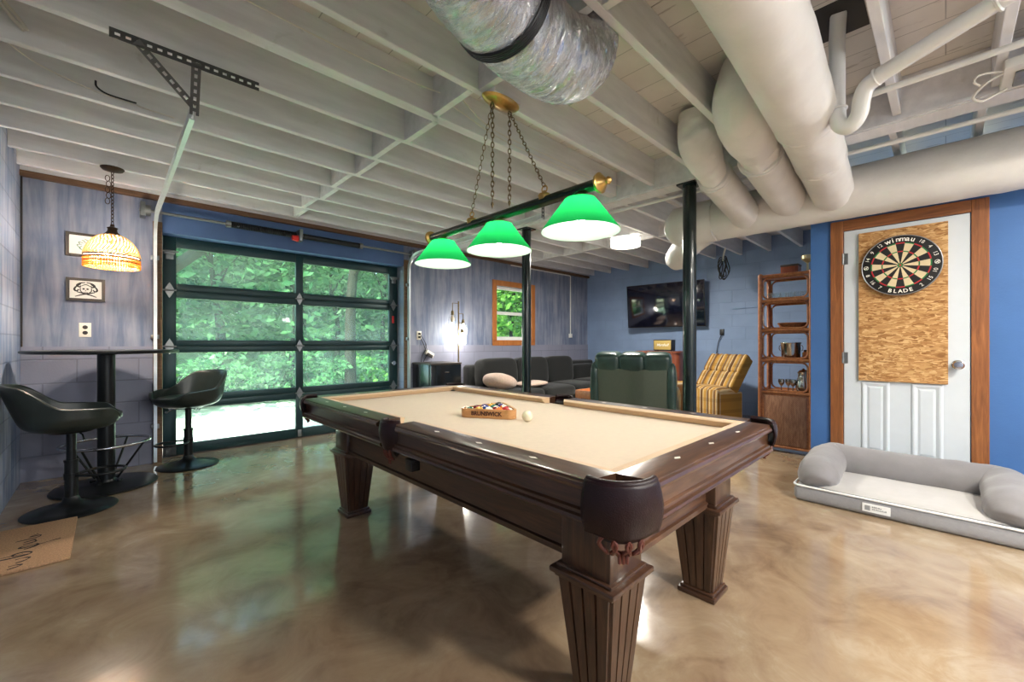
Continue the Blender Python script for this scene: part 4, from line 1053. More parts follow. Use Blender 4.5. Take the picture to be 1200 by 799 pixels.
def bar_stool(loc, rz, label):
    t = thing('bar_stool', label, 'bar stool', loc, rz, 'stools at the bar table')
    MB().lathe([(0, 0), (.234, 0), (.237, .005), (.232, .010), (.16, .022), (.085, .042), (.048, .066), (.036, .095), (0, .095)], (0, 0, 0), 56).build('base', 'black_metal', t, world=False)
    m = MB(); m.cyl((0, 0, .08), (0, 0, .34), .034, seg=24); m.cyl((0, 0, .34), (0, 0, .56), .025, seg=24); m.cyl((0, 0, .33), (0, 0, .345), .038, seg=24); m.build('column', 'black_metal', t, world=False)
    m = MB(); arc = [(.16+.115*math.cos(a), .115*math.sin(a), .235) for a in [-PI*.78+2*PI*.78*k/24 for k in range(25)]]
    m.tube([(.02, -.03, .235)]+arc+[(.02, .03, .235)], .009, 10); m.cyl((0, 0, .215), (0, 0, .255), .039, seg=24); m.build('footrest', 'black_metal', t, world=False)
    m = MB(); m.tube([(.03, -.04, .535), (.05, -.12, .525), (.055, -.17, .500)], .005, 8); m.sphere((.056, -.18, .496), .010, 10, (1, 1.6, 1)); m.build('lift_lever', 'chrome', t, world=False)
    def top(a):                       # a = angle from the backrest centre
        d = abs(a); s = lambda x: x*x*(3-2*x)
        if d < .62: return .880-.012*(d/.62)**2
        if d < 1.45: return .868-(.868-.715)*s((d-.62)/.83)
        if d < 2.25: return .715-.015*(d-1.45)/.8
        if d < 2.75: return .700-.070*s((d-2.25)/.5)
        return .630
    def shell(u, v):
        a = (u-.5)*2*PI; h = top(a)
        sx, sy = .240, .235
        ex = 2.5
        ca, sa = math.cos(a), math.sin(a); k = (abs(ca)**ex+abs(sa)**ex)**(-1/ex)
        prof = [(0, .560), (.45, .562), (.75, .572), (.92, .600), (1.0, .640)]
        if v < .55:
            q = v/.55*4; i = min(3, int(q)); f = q-i
            r = prof[i][0]*(1-f)+prof[i+1][0]*f; z = prof[i][1]*(1-f)+prof[i+1][1]*f; z = min(z, h)
            fl = 0
        else:
            f = (v-.55)/.45; z = min(.640, h)+(h-min(.640, h))*f; r = 1.0+.05*f
            fl = .07*f*max(0, math.cos(a))**2*(h-.64)/.24
        return V((-ca*k*r*sx-fl*1.0+.005, sa*k*r*sy, z))
    MB().grid(shell, 72, 20, closeu=True).build('seat_shell', 'leather_stool', t, world=False, solid=.030, sub=1, ang=180)
    m = MB(); m.blob((.02, 0, .625), (.43, .41, .075), 2.8, 2.4, 40, 12); m.build('seat_cushion', 'leather_stool', t, world=False)
    MB().cyl((0, 0, .535), (0, 0, .556), .11, .14, 28).build('seat_plate', 'black_metal', t, world=False)
    return t
bar_stool((-.185, 4.150, 0), .06, 'black bucket-seat bar stool with its base on the coir doormat')
bar_stool((.535, 4.915, 0), PI+.62, 'black bucket-seat bar stool standing before the glass door')

# beaded pendant over the bar table
px, py = .020, 4.585
pd = thing('pendant_lamp', 'amber beaded dome pendant hanging by a chain over the bar table', 'pendant lamp', (px, py, 1.73))
MB().lathe([(0, 2.498), (.020, 2.498), (.062, 2.508), (.072, 2.520), (.072, 2.526), (0, 2.526)], (px, py, 0), 32).build('canopy', 'bronze', pd)
MB().b2((px-.03, py-.05, 2.526), (px+.03, py+.035, 2.60)).build('canopy_block', 'joist', pd, smooth=False)
chain((px, py, 2.50), (px, py, 2.075), 'chain', pd, 'bronze', .036, .009, .0028)
m = MB()
for k in range(5): m.tube([(px-.028+.013*math.cos(2*PI*j/14)+.006*(k % 2), py+.010*math.sin(2*PI*j/14), 2.44-.045*k+.026*math.sin(2*PI*j/14)) for j in range(14)], .0027, 5, closed=True)
m.build('spare_chain', 'bronze', pd)
MB().lathe([(0, 2.082), (.012, 2.08), (.014, 2.062), (.034, 2.052), (.028, 2.040), (.032, 2.020), (.052, 1.998), (.050, 1.990), (0, 1.990)], (px, py, 0), 28).build('cap', 'bronze', pd)
m = MB(); dome = []
prof = [(.048, 1.992), (.082, 1.975), (.115, 1.945), (.140, 1.905), (.156, 1.865), (.164, 1.832)]
q = smooth_path([(r, 0, z) for r, z in prof], 4)
# beads strung in rings on the dome
for i, p in enumerate(q):
    n = max(10, int(2*PI*p.x/.0225))
    for j in range(n):
        a = 2*PI*(j+.5*(i % 2))/n
        c = (px+p.x*math.cos(a), py+p.x*math.sin(a), p.z)
        bmesh.ops.create_icosphere(m.b, subdivisions=1, radius=.0082, matrix=Matrix.Translation(c))
m.build('beaded_dome', 'bead_pale', pd)
m = MB()
for j in range(64):
    a = 2*PI*j/64
    for z in (1.800, 1.785, 1.770, 1.755, 1.741):
        bmesh.ops.create_icosphere(m.b, subdivisions=1, radius=.0078, matrix=Matrix.Translation((px+.164*math.cos(a), py+.164*math.sin(a), z)))
m.build('bead_fringe', 'amber', pd)
m = MB()
for z in (1.826, 1.808): m.tube([(px+.164*math.cos(2*PI*k/48), py+.164*math.sin(2*PI*k/48), z) for k in range(48)], .0055, 6, closed=True)
m.tube([(px+.164*math.cos(2*PI*k/48), py+.164*math.sin(2*PI*k/48), 1.778) for k in range(48)], .003, 6, closed=True)
m.build('band', 'bronze', pd)
for s_ in (-1, 1):
    MB().lathe([(0, -.02), (.016, -.014), (.022, .004), (.016, .024), (.009, .04), (0, .042)], (px+s_*.042, py-s_*.04, 1.905), 16).build('bulb', 'bulb_warm', pd)
    lamp('pendant_bulb', (px+s_*.042, py-s_*.04, 1.86), 9, (1, .91, .78), .03)

# pictures and outlets
def picture(x0, x1, z0, z1, label, art):
    t = thing('framed_picture', label, 'picture', ((x0+x1)/2, WA, (z0+z1)/2))
    m = MB(); w = .022; y0, y1 = WA-.024, WA-.0005
    m.b2((x0, y0, z0), (x0+w, y1, z1), .002); m.b2((x1-w, y0, z0), (x1, y1, z1), .002); m.b2((x0+w, y0, z0), (x1-w, y1, z0+w), .002); m.b2((x0+w, y0, z1-w), (x1-w, y1, z1), .002)
    m.build('frame', 'frame', t, smooth=False)
    p = MB().b2((x0+w, WA-.014, z0+w), (x1-w, WA-.008, z1-w)).build('print', 'paper', t, smooth=False)
    MB_ = MB(); art(MB_, (x0+x1)/2, WA-.0146, (z0+z1)/2); MB_.build('drawing', 'ink_green' if 'pale' in label else 'ink', p, smooth=False)
def stroke(m, pts, y, w=.003):
    q = smooth_path([(a, 0, b) for a, b in pts], 5); L_, R_ = [], []
    for i, p in enumerate(q):
        d = (q[min(i+1, len(q)-1)]-q[max(i-1, 0)]).normalized(); n = V((-d.z, 0, d.x)); ww = w*(.5+.5*math.sin(PI*i/(len(q)-1)))+.0004
        L_.append(m.b.verts.new((p.x+n.x*ww, y, p.z+n.z*ww))); R_.append(m.b.verts.new((p.x-n.x*ww, y, p.z-n.z*ww)))
    for i in range(len(q)-1): m.b.faces.new((L_[i], L_[i+1], R_[i+1], R_[i]))
def skull(m, x, y, z):
    def el(cx, cz, rx, rz, n=14): m.poly([(x+cx+rx*math.cos(2*PI*k/n), y, z+cz+rz*math.sin(2*PI*k/n)) for k in range(n)])
    el(-.014, .006, .008, .007); el(.010, .006, .008, .007); el(-.002, -.008, .003, .005)
    for s_ in (-1, 1):
        stroke(m, [(x+s_*.004, z+.062), (x+s_*.035, z+.055), (x+s_*.055, z+.035), (x+s_*.040, z+.022), (x+s_*.030, z+.034)], y, .0055)
        stroke(m, [(x+s_*.030, z+.050), (x+s_*.062, z+.020), (x+s_*.070, z-.004), (x+s_*.055, z-.014), (x+s_*.044, z+.002)], y, .006)
        stroke(m, [(x+s_*.034, z+.02), (x+s_*.034, z-.01), (x+s_*.020, z-.026)], y, .003)
        stroke(m, [(x+s_*.066, z-.062), (x+s_*.02, z-.043), (x-s_*.03, z-.028), (x-s_*.055, z-.022)], y, .005)
    for k in range(5): stroke(m, [(x-.014+k*.006, z-.02), (x-.014+k*.006, z-.034)], y, .0015)
    stroke(m, [(x-.03, z+.03), (x, z+.045), (x+.03, z+.028)], y, .003)
picture(-.266, -.024, 1.508, 1.706, 'dark framed skull and crossbones print above the wall outlet', skull)
def scribble(m, x, y, z):
    random.seed(3)
    for k in range(9):
        a = k*.7; stroke(m, [(x+.02*math.cos(a), z+.02*math.sin(a)), (x+.05*math.cos(a+.4), z+.04*math.sin(a+.4)), (x+.03*math.cos(a+1), z+.055*math.sin(a+1))], y, .003)
picture(-.268, -.030, 1.892, 2.098, 'dark framed pale print partly behind the beaded pendant', scribble)
def outlet(loc, n, label):
    t = thing('wall_outlet', label, 'outlet', loc); x, y, z = loc
    MB().b2((x-.038, y-.006, z-.062), (x+.038, y-.0005, z+.062), .002).build('plate', 'outlet', t)
    m = MB()
    for dz in (-.024, .024):
        m.lathe([(0, 0), (.017, 0)], (x, y-.0065, z+dz), 16, axis='Y')
        m.b2((x-.009, y-.0075, z+dz-.003), (x-.006, y-.006, z+dz+.009)); m.b2((x+.006, y-.0075, z+dz-.003), (x+.009, y-.006, z+dz+.009))
    m.build('receptacle', 'slot', t)
    return t
outlet((-.150, WA, 1.255), 2, 'ivory wall outlet between the skull print and the bar table')
t = outlet((3.20, WA, 1.25), 2, 'ivory wall outlet with black plugs right of the glass door')
m = MB(); m.b2((3.185, WA-.035, 1.265), (3.215, WA-.007, 1.285), .004); m.b2((3.185, WA-.035, 1.215), (3.215, WA-.007, 1.24), .004); m.build('plug', 'black', t)
m = MB(); m.tube(smooth_path([(3.20, WA-.03, 1.225), (3.26, WA-.03, 1.12), (3.30, WA-.04, .98), (3.25, WA-.04, .86), (3.30, WA-.04, .74), (3.22, WA-.04, .5), (3.24, WA-.04, .12)], 6), .0055, 6)
m.tube(smooth_path([(3.20, WA-.03, 1.27), (3.30, WA-.03, 1.10), (3.22, WA-.035, .93), (3.23, WA-.04, .80), (3.28, WA-.04, .6), (3.22, WA-.04, .12)], 6), .0045, 6); m.build('cord', 'cable', t)
t = thing('power_adapter', 'white power adapter hanging by its cord above the mini fridge', 'adapter', (3.36, WA-.03, .98))
m = MB(); m.box((3.345, WA-.045, .985), (.14, .045, .07), Matrix.Rotation(.5, 4, 'Y'), .008); m.build('body', 'outlet', t)
m = MB(); m.box((3.335, WA-.075, .962), (.10, .012, .045), Matrix.Rotation(.5, 4, 'Y'), .004); m.build('face', 'slot', t)
MB().tube(smooth_path([(3.33, WA-.03, 1.02), (3.30, WA-.02, 1.10), (3.315, WA-.01, 1.13)], 5), .004, 6).build('hook', 'slot', t)

# doormat with worn script
mt = thing('doormat', 'coir doormat with worn black script against the left wall', 'doormat', (-.33, 3.565, 0))
MB().b2((-.512, 3.205, 0), (-.147, 3.926, .014), .004).build('pile', 'coir', mt)
m = MB(); zt = .0146
def mst(pts, w=.007):
    q = smooth_path([(a, 0, b) for a, b in pts], 5); A, B = [], []
    for i, p in enumerate(q):
        d = (q[min(i+1, len(q)-1)]-q[max(i-1, 0)]).normalized(); n = V((-d.z, 0, d.x)); ww = w*(.35+.65*abs(math.sin(2.2*i/(len(q))*PI+.6)))
        A.append(m.b.verts.new((p.x+n.x*ww, p.z+n.z*ww, zt))); B.append(m.b.verts.new((p.x-n.x*ww, p.z-n.z*ww, zt)))
    for i in range(len(q)-1): m.b.faces.new((A[i], A[i+1], B[i+1], B[i]))
mst([(-.365, 3.235), (-.335, 3.245), (-.320, 3.262), (-.340, 3.275), (-.365, 3.272)])
mst([(-.345, 3.300), (-.315, 3.315), (-.300, 3.340), (-.318, 3.357), (-.350, 3.355)])
mst([(-.49, 3.405), (-.40, 3.395), (-.320, 3.392), (-.300, 3.420), (-.330, 3.448), (-.365, 3.44), (-.360, 3.41), (-.31, 3.40)], .008)
mst([(-.49, 3.425), (-.40, 3.425), (-.33, 3.425)], .005)
mst([(-.335, 3.49), (-.300, 3.505), (-.285, 3.53), (-.305, 3.55), (-.35, 3.54), (-.345, 3.52), (-.29, 3.525), (-.24, 3.54), (-.20, 3.55)])
mst([(-.345, 3.575), (-.300, 3.59), (-.310, 3.62), (-.345, 3.61), (-.30, 3.632)])
mst([(-.38, 3.65), (-.300, 3.66), (-.29, 3.69), (-.33, 3.69), (-.30, 3.72)])
m.build('script_print', 'coir_print', mt, smooth=False)

# ================================================================== BACK CORNER: fridge, floor lamp, sofa
fg = thing('mini_fridge', 'black mini fridge against the back wall beside the floor lamp', 'fridge', (3.33, 4.98, 0))
MB().b2((3.08, 4.80, .03), (3.585, 5.215, .858), .008).build('cabinet', 'fridge', fg)
MB().b2((3.08, 4.748, .05), (3.585, 4.796, .845), .010).build('door', 'fridge', fg)
MB().b2((3.076, 4.742, .846), (3.589, 5.218, .870), .004).build('top', 'frame', fg)
MB().b2((3.30, 4.742, .735), (3.37, 4.749, .748), .002).build('badge', 'silver', fg)
m = MB()
for x in (3.13, 3.535):
    for y in (4.85, 5.17): m.cyl((x, y, 0), (x, y, .03), .018, seg=12)
m.build('foot', 'black', fg)
fx_, fy_ = 3.715, 4.99
fl_ = thing('floor_lamp', 'brass floor lamp with three glass shades by the mini fridge', 'floor lamp', (fx_, fy_, 0))
MB().lathe([(0, 0), (.13, 0), (.132, .008), (.125, .018), (.03, .026), (.016, .04), (0, .04)], (fx_, fy_, 0), 40).build('base', 'old_brass', fl_)
MB().cyl((fx_, fy_, .03), (fx_, fy_, 1.757), .0105, seg=14).build('pole', 'old_brass', fl_)
for ang, za, zs_, reach, lit in ((PI*1.0, 1.725, 1.595, .11, 0), (-PI*.05, 1.575, 1.475, .075, 1), (-PI*.35, 1.44, 1.335, .06, 1)):
    dx, dy = math.cos(ang)*reach, math.sin(ang)*reach; X_, Y_ = fx_+dx, fy_+dy
    ar = MB(); ar.tube([(fx_, fy_, za), (X_, Y_, za), (X_, Y_, zs_)], .006, 8); ar.lathe([(0, .02), (.014, .018), (.022, 0), (.024, -.045), (0, -.045)], (X_, Y_, zs_), 16)
    a = ar.build('arm', 'old_brass', fl_)
    MB().lathe([(.026, -.03), (.045, -.05), (.062, -.11), (.066, -.17), (.056, -.215), (.052, -.222)], (X_, Y_, zs_), 24).build('glass_shade', 'clear_glass', a)
    MB().lathe([(0, -.045), (.012, -.05), (.028, -.09), (.030, -.115), (.020, -.14), (0, -.148)], (X_, Y_, zs_), 16).build('bulb', 'bulb' if lit else 'bulb_off', a)
    if lit: lamp('floor_lamp_bulb', (X_, Y_-.0, zs_-.17), 3.4, (1, .93, .84), .04)

sf = thing('sofa', 'charcoal corner sofa under the oak window', 'sofa', (5.5, 4.7, 0))
MB().b2((3.95, 4.32, .07), (7.15, 5.20, .28), .03).build('base', 'sofa', sf)
MB().b2((3.88, 4.40, .07), (4.03, 5.20, .50), .06, 4).build('arm', 'sofa', sf)
MB().b2((3.95, 5.04, .2), (7.20, 5.215, .80), .05, 4).build('back_frame', 'sofa', sf)
for x0, x1 in ((4.06, 4.82), (4.83, 5.58), (5.59, 6.29)):
    MB().blob(((x0+x1)/2, 4.955, .655), (x1-x0+.02, .24, .50), 6, 5, 32, 16, Matrix.Rotation(-.10, 4, 'X')).build('back_cushion', 'sofa', sf)
    MB().blob(((x0+x1)/2, 4.60, .36), (x1-x0+.02, .76, .22), 8, 4, 32, 12).build('seat_cushion', 'sofa', sf)
MB().b2((6.28, 3.62, .07), (7.15, 4.40, .28), .03).build('chaise_base', 'sofa', sf)
MB().blob((6.72, 4.28, .37), (.90, 1.42, .24), 8, 4, 32, 12).build('chaise_cushion', 'sofa', sf)
MB().blob((7.10, 4.30, .54), (.26, 1.50, .34), 6, 4, 28, 14).build('chaise_arm', 'sofa', sf)
MB().blob((6.75, 4.98, .57), (.86, .24, .34), 6, 4, 28, 14).build('corner_cushion', 'sofa', sf)
m = MB()
for x, y in ((4.0, 4.4), (4.0, 5.12), (5.5, 4.4), (6.35, 3.7), (7.05, 3.7), (7.05, 5.12)): m.cyl((x, y, 0), (x, y, .08), .022, seg=12)
m.build('foot', 'black', sf)
o = MB().blob((4.15, 4.56, .575), (.62, .44, .24), 2.4, 2.2, 32, 16, Matrix.Rotation(.35, 4, 'Z') @ Matrix.Rotation(.18, 4, 'Y'), .05).build('throw_pillow', 'throw'); tag(o, 'shaggy beige pillow lying on the left end of the sofa', 'pillow')
o = MB().blob((4.76, 4.50, .510), (.60, .36, .085), 3, 2.4, 32, 12, .1, .10, 4.).build('throw_blanket', 'throw'); tag(o, 'folded beige blanket on the sofa beside the shaggy pillow', 'blanket')

# ================================================================== TV WALL
tv = thing('television', 'large black flat television on a tilted mount on the far blue wall', 'television', (7.05, 3.45, 1.81))
TVR = Matrix.Rotation(math.radians(4.5), 4, 'Z') @ Matrix.Rotation(math.radians(-5), 4, 'Y')
def tvm(c, size, bev=.004):
    m = MB(); m.box((0, 0, 0), size, 0, bev)
    R = Matrix.Translation(V(tv.location)) @ TVR @ Matrix.Translation(V(c))
    for v in m.b.verts: v.co = R @ v.co
    return m
tvm((0, 0, 0), (.035, 1.37, .775)).build('body', 'black', tv)
tvm((-.0185, 0, .004), (.003, 1.352, .752), .0005).build('screen', 'screen', tv)
tvm((.045, 0, -.05), (.06, .8, .45), .01).build('rear_housing', 'black', tv)
MB().b2((7.08, 3.2, 1.62), (WT-.001, 3.7, 2.0), .004).build('wall_mount', 'black_metal', tv)

dsr = thing('cabinet', 'reddish brown cabinet below the television with a radio on top', 'cabinet', (6.98, 3.42, 0))
m = MB(); pr = [(6.74+.10*(1-math.sin(a)), 3.06+.10*(1-math.cos(a))) for a in [k*PI/12 for k in range(7)]][::-1]
poly = [(7.235, 3.06)]+[(7.235, 3.80), (6.74, 3.80)] + [(6.74+.10*(1-math.cos(a)), 3.06+.10*(1-math.sin(a))) for a in [k*PI/12 for k in range(7)]]
m.prism([(x, y) for x, y in poly], 2, .06, .975); m.build('body', 'cherry', dsr, ang=50)
m = MB(); m.prism([(x+(-.02 if x < 7 else 0), y+(.02 if y > 3.5 else -.02)) for x, y in poly], 2, .975, 1.004); m.build('top', 'cherry', dsr, ang=50)
for z0, z1 in ((.10, .36), (.38, .66), (.68, .95)):
    d = MB().b2((6.722, 3.19, z0), (6.742, 3.77, z1), .006).build('drawer', 'cherry', dsr)
    MB().lathe([(0, 0), (.009, 0), (.010, .014), (.017, .022), (0, .03)], (6.722, 3.48, (z0+z1)/2), 16, axis='-X').build('knob', 'old_brass', d)
MB().b2((6.76, 3.10, 0), (7.22, 3.76, .062)).build('plinth', 'cherry', dsr)
rd = thing('radio_speaker', 'small gold grilled speaker with white script on the cabinet', 'speaker', (6.86, 3.34, 1.004))
MB().b2((6.79, 3.185, 1.012), (6.93, 3.515, 1.200), .008).build('case', 'black', rd)
g_ = MB().b2((6.780, 3.20, 1.028), (6.792, 3.50, 1.186), .003).build('grille', 'gold_grille', rd)
X = Matrix.Translation((6.778-6.86, 3.345-3.34, 1.108-1.004)) @ FACE
join_meshes([text_mesh('Marshall', .062, X, 't', 'logo_white', rd, bold=.001, shear=.3)], 'script_logo', 'logo_white', rd)
m = MB()
for y in (3.21, 3.49): m.cyl((6.82, y, 1.004), (6.82, y, 1.014), .01, seg=10); m.cyl((6.90, y, 1.004), (6.90, y, 1.014), .01, seg=10)
m.build('foot', 'black', rd)
t = thing('wall_outlet', 'black plug and trailing cord on the far wall beside the green post', 'outlet', (WT, 2.62, 1.27))
MB().b2((WT-.03, 2.52, 1.27), (WT-.001, 2.58, 1.37), .004).build('plate', 'black', t)
MB().tube(smooth_path([(WT-.03, 2.55, 1.28), (WT-.03, 2.60, 1.15), (WT-.03, 2.63, .95), (WT-.03, 2.66, .6), (WT-.03, 2.66, .1)], 6), .006, 6).build('cord', 'cable', t)
o = tag(MB().tube(smooth_path([(WT-.012, 2.40, 1.69), (WT-.012, 2.0, 1.70), (WT-.012, 1.5, 1.71), (WT-.012, .95, 1.705)], 5), .004, 5).build('wall_cable', 'wall_tv'), 'thin painted cable run along the far blue wall behind the rattan shelf', 'cable')

# leather recliner seen from behind
rc_ = thing('recliner', 'bottle green leather recliner with its back to the pool table', 'recliner', (4.42, 2.40, 0))
Y0, Y1 = 1.90, 2.90
MB().b2((4.17, 2.0, .06), (4.95, 2.80, .40), .03).build('base', 'recliner_back', rc_)
tilt = Matrix.Translation((4.20, 0, .3)) @ Matrix.Rotation(-.10, 4, 'Y') @ Matrix.Translation((-4.20, 0, -.3))
m = MB(); m.b2((4.125, 1.99, .30), (4.17, 2.81, .865), .012, 3)
for v in m.b.verts: v.co = tilt @ v.co
bk = m.build('back_panel', 'recliner_back', rc_)
for k in range(3):
    y = 2.40+(k-1)*.295
    m = MB(); m.blob((4.27, y, .92), (.30, .32, .24), 5, 4, 28, 16, 0, .05, k*3.)
    for v in m.b.verts: v.co = tilt @ v.co
    m.build('head_pillow', 'recliner', rc_)
    m = MB(); m.blob((4.33, y, .60), (.22, .31, .56), 4, 3, 28, 16, 0, .05, k*5.)
    for v in m.b.verts: v.co = tilt @ v.co
    m.build('back_cushion', 'recliner', rc_)
for s_ in (-1, 1):
    m = MB(); m.blob((4.225, 2.40+s_*.455, .62), (.24, .12, .62), 3.5, 3, 24, 18, 0, .08, s_*7.)
    for v in m.b.verts: v.co = tilt @ v.co
    m.build('back_wing', 'recliner', rc_)
    MB().blob((4.62, 2.40+s_*.43, .40), (.80, .20, .46), 4, 3.2, 32, 16, 0, .05, s_*2.).build('arm', 'recliner', rc_)
MB().blob((4.62, 2.40, .42), (.66, .66, .26), 5, 3, 28, 12, 0, .04).build('seat', 'recliner', rc_)
MB().blob((4.98, 2.40, .27), (.16, .66, .40), 5, 3, 28, 12, 0, .04).build('footrest', 'recliner', rc_)
m = MB()
for x, y in ((4.24, 2.08), (4.24, 2.72), (4.88, 2.08), (4.88, 2.72)): m.cyl((x, y, 0), (x, y, .07), .03, seg=12)
m.build('foot', 'black', rc_)

rc_.rotation_euler = (0, 0, .38); rc_.scale = (.95, .90, 1); rc_.location = (4.40, 2.50, 0)
# low wooden crate table between sofa and recliner
cr = thing('side_table', 'low orange pine tray table between the sofa and green recliner', 'table', (4.45, 3.12, 0))
m = MB(); zt = .47
m.b2((4.22, 2.97, zt), (4.70, 3.36, zt+.02), .003); cr_top = m.build('top', 'box_wood', cr)
m = MB(); m.b2((4.205, 2.955, zt-.03), (4.225, 3.375, zt+.07), .004); m.b2((4.695, 2.955, zt-.03), (4.715, 3.375, zt+.07), .004); m.b2((4.22, 2.955, zt-.03), (4.70, 2.975, zt+.07), .004); m.b2((4.22, 3.355, zt-.03), (4.70, 3.375, zt+.07), .004); m.build('rim', 'box_wood', cr)
for x, y in ((4.24, 2.99), (4.68, 2.99), (4.24, 3.34), (4.68, 3.34)):
    MB().b2((x-.018, y-.018, 0), (x+.018, y+.018, zt), .003).build('leg', 'box_wood', cr)

cr.location = (4.56, 3.05, 0)
# plaid armchair
pa = thing('plaid_armchair', 'yellow and brown plaid armchair leaning back by the rattan shelf', 'armchair', (6.14, 2.40, 0), PI-.36)
def P_(m, name, mat='plaid', ang=40): return m.build(name, mat, pa, world=False, ang=ang)
P_(MB().b2((-.42, -.29, .06), (.04, .29, .46), .03, 3), 'base')
def channels(x0, y0, y1, z0, z1, n, th):
    m = MB(); w = (y1-y0)/n
    for k in range(n): m.blob((x0, y0+w*(k+.5), (z0+z1)/2), (th, w*1.04, z1-z0), 3.5, 6, 14, 14)
    return m
P_(channels(.06, -.29, .29, .07, .50, 7, .08), 'footrest')
P_(MB().blob((-.16, 0, .47), (.46, .58, .14), 6, 3, 28, 12), 'seat')
lean = Matrix.Translation((-.20, 0, .50)) @ Matrix.Rotation(-.62, 4, 'Y')
m = MB(); w = .62/8
for k in range(8):
    for z0, z1 in ((0, .26), (.265, .56)): m.blob((0, -.31+w*(k+.5), (z0+z1)/2), (.13, w*1.06, z1-z0+.012), 3, 5, 14, 12)
m.b2((-.11, -.31, .0), (-.0, .31, .55), .02, 2)
for v in m.b.verts: v.co = lean @ v.co
P_(m, 'backrest')
P_(MB().blob((.08, -.36, .33), (.60, .15, .48), 5, 3.2, 24, 14), 'arm')
m = MB()
for x in (-.36, -.02):
    for y in (-.24, .24): m.cyl((x, y, 0), (x, y, .08), .025, seg=10)
P_(m, 'foot', 'black')

# ------------------------------------------------------------------ rattan shelf
SX, SY0, SY1, SD = 5.056, .915, 1.415, .36
es = thing('rattan_shelf', 'tall brown rattan etagere with a cane cabinet base beside the dartboard wall', 'shelf', (SX+SD/2, (SY0+SY1)/2, 0))
for x in (SX, SX+SD):
    for y in (SY0+.022, SY1-.022):
        MB().cyl((x+(.02 if x == SX else -.02), y, 0), (x+(.02 if x == SX else -.02), y, 1.875), .021, seg=14).build('post', 'rattan', es)
SZ = [.618, .960, 1.275, 1.588, 1.855]
def rloop(m, y0, y1, z0, z1, x, r=.055, rad=.0095):
    pts = []
    for cy_, cz_, a0 in ((y1-r, z1-r, 0), (y0+r, z1-r, PI/2), (y0+r, z0+r, PI), (y1-r, z0+r, PI*1.5)):
        for k in range(6): a = a0+k/5*PI/2; pts.append((x, cy_+r*math.cos(a), cz_+r*math.sin(a)))
    m.tube(pts, rad, 8, closed=True)
for i, z in enumerate(SZ):
    m = MB()
    for x in (SX+.02, SX+SD-.02): m.cyl((x, SY0+.02, z), (x, SY1-.02, z), .017, seg=12)
    for y in (SY0+.022, SY1-.022): m.cyl((SX+.02, y, z), (SX+SD-.02, y, z), .015, seg=12)
    m.build('rail', 'rattan', es)
    if i < 4: MB().b2((SX+.02, SY0+.03, z+.000), (SX+SD-.02, SY1-.03, z+.008)).build('shelf', 'rattan' if i else 'cane', es, smooth=False)
for a, b_ in zip(SZ[:-1], SZ[1:]):
    m = MB()
    rloop(m, SY0+.05, SY1-.05, a+.022, b_-.022, SX+.02); rloop(m, SY0+.05, SY1-.05, a+.022, b_-.022, SX+SD-.02)
    for y in (SY0+.022, SY1-.022):
        pts = []
        x0, x1, z0, z1, r = SX+.045, SX+SD-.045, a+.022, b_-.022, .05
        for cx_, cz_, a0 in ((x1-r, z1-r, 0), (x0+r, z1-r, PI/2), (x0+r, z0+r, PI), (x1-r, z0+r, PI*1.5)):
            for k in range(6): an = a0+k/5*PI/2; pts.append((cx_+r*math.cos(an), y, cz_+r*math.sin(an)))
        m.tube(pts, .009, 8, closed=True)
    m.build('bent_loop', 'rattan', es)
MB().b2((SX+.015, SY0+.03, .06), (SX+SD-.01, SY1-.03, .60), .004).build('cabinet_box', 'rattan', es)
MB().b2((SX+.003, SY0+.06, .075), (SX+.016, SY1-.06, .585), .003).build('cane_door', 'cane', es)
m = MB(); m.cyl((SX+.008, SY0+.03, .055), (SX+.008, SY1-.03, .055), .013, seg=10); m.cyl((SX+.004, SY1-.055, .07), (SX+.004, SY1-.055, .59), .007, seg=8); m.build('base_rail', 'rattan', es)
m = MB()
for y in (SY1-.025, SY0+.025): m.tube([(SX+.02, y+.024*math.cos(2*PI*k/16), 1.855+.024*math.sin(2*PI*k/16)) for k in range(16)], .006, 6, closed=True)
m.build('binding', 'rattan', es)
def item(name, label, cat, prof, x, y, z, mat, seg=20, group=None, base=None):
    o = MB().lathe(prof, (0, 0, 0), seg).build(name, mat); o.location = (x, y, z); return tag(o, label, cat, group)
gl = [(0, .002), (.026, .002), (.030, .008), (.034, .085), (.032, .085), (.028, .010), (0, .006)]
first = None
for k in range(6):
    y = 1.335-k*.066
    lab = 'small clear tumbler in the row on the upper rattan shelf'
    if first is None: first = item('tumbler', lab, 'glass', gl, SX+.13, y, SZ[3]+.008, 'clear_glass', 18, 'tumblers on the upper rattan shelf')
    else:
        c_ = first.copy(); COL.objects.link(c_); c_.location = (SX+.13+.015*(k % 2), y, SZ[3]+.008)
t = thing('basket', 'shallow woven basket on the second rattan shelf', 'basket', (SX+.16, 1.12, SZ[2]+.008))
MB().lathe([(0, 0), (.11, 0), (.135, .06), (.140, .066), (.130, .066), (.105, .008), (0, .008)], t.location, 28).build('bowl', 'basket', t)
MB().tube([V(t.location)+V((.137*math.cos(2*PI*k/28), .137*math.sin(2*PI*k/28), .066)) for k in range(28)], .007, 6, closed=True).build('rim', 'basket', t)
t = thing('ice_bucket', 'polished pewter ice bucket on the third rattan shelf', 'bucket', (SX+.15, 1.14, SZ[1]+.008))
MB().lathe([(0, 0), (.082, 0), (.084, .01), (.090, .165), (.096, .172), (.096, .180), (.086, .180), (.080, .012), (0, .010)], t.location, 32).build('body', 'silver', t)
m = MB()
for s_ in (-1, 1): m.tube([V(t.location)+V((.0, s_*(.092+.016*math.sin(k/10*PI)), .12+.03*math.cos(k/10*PI))) for k in range(11)], .004, 6)
m.build('handle', 'silver', t)
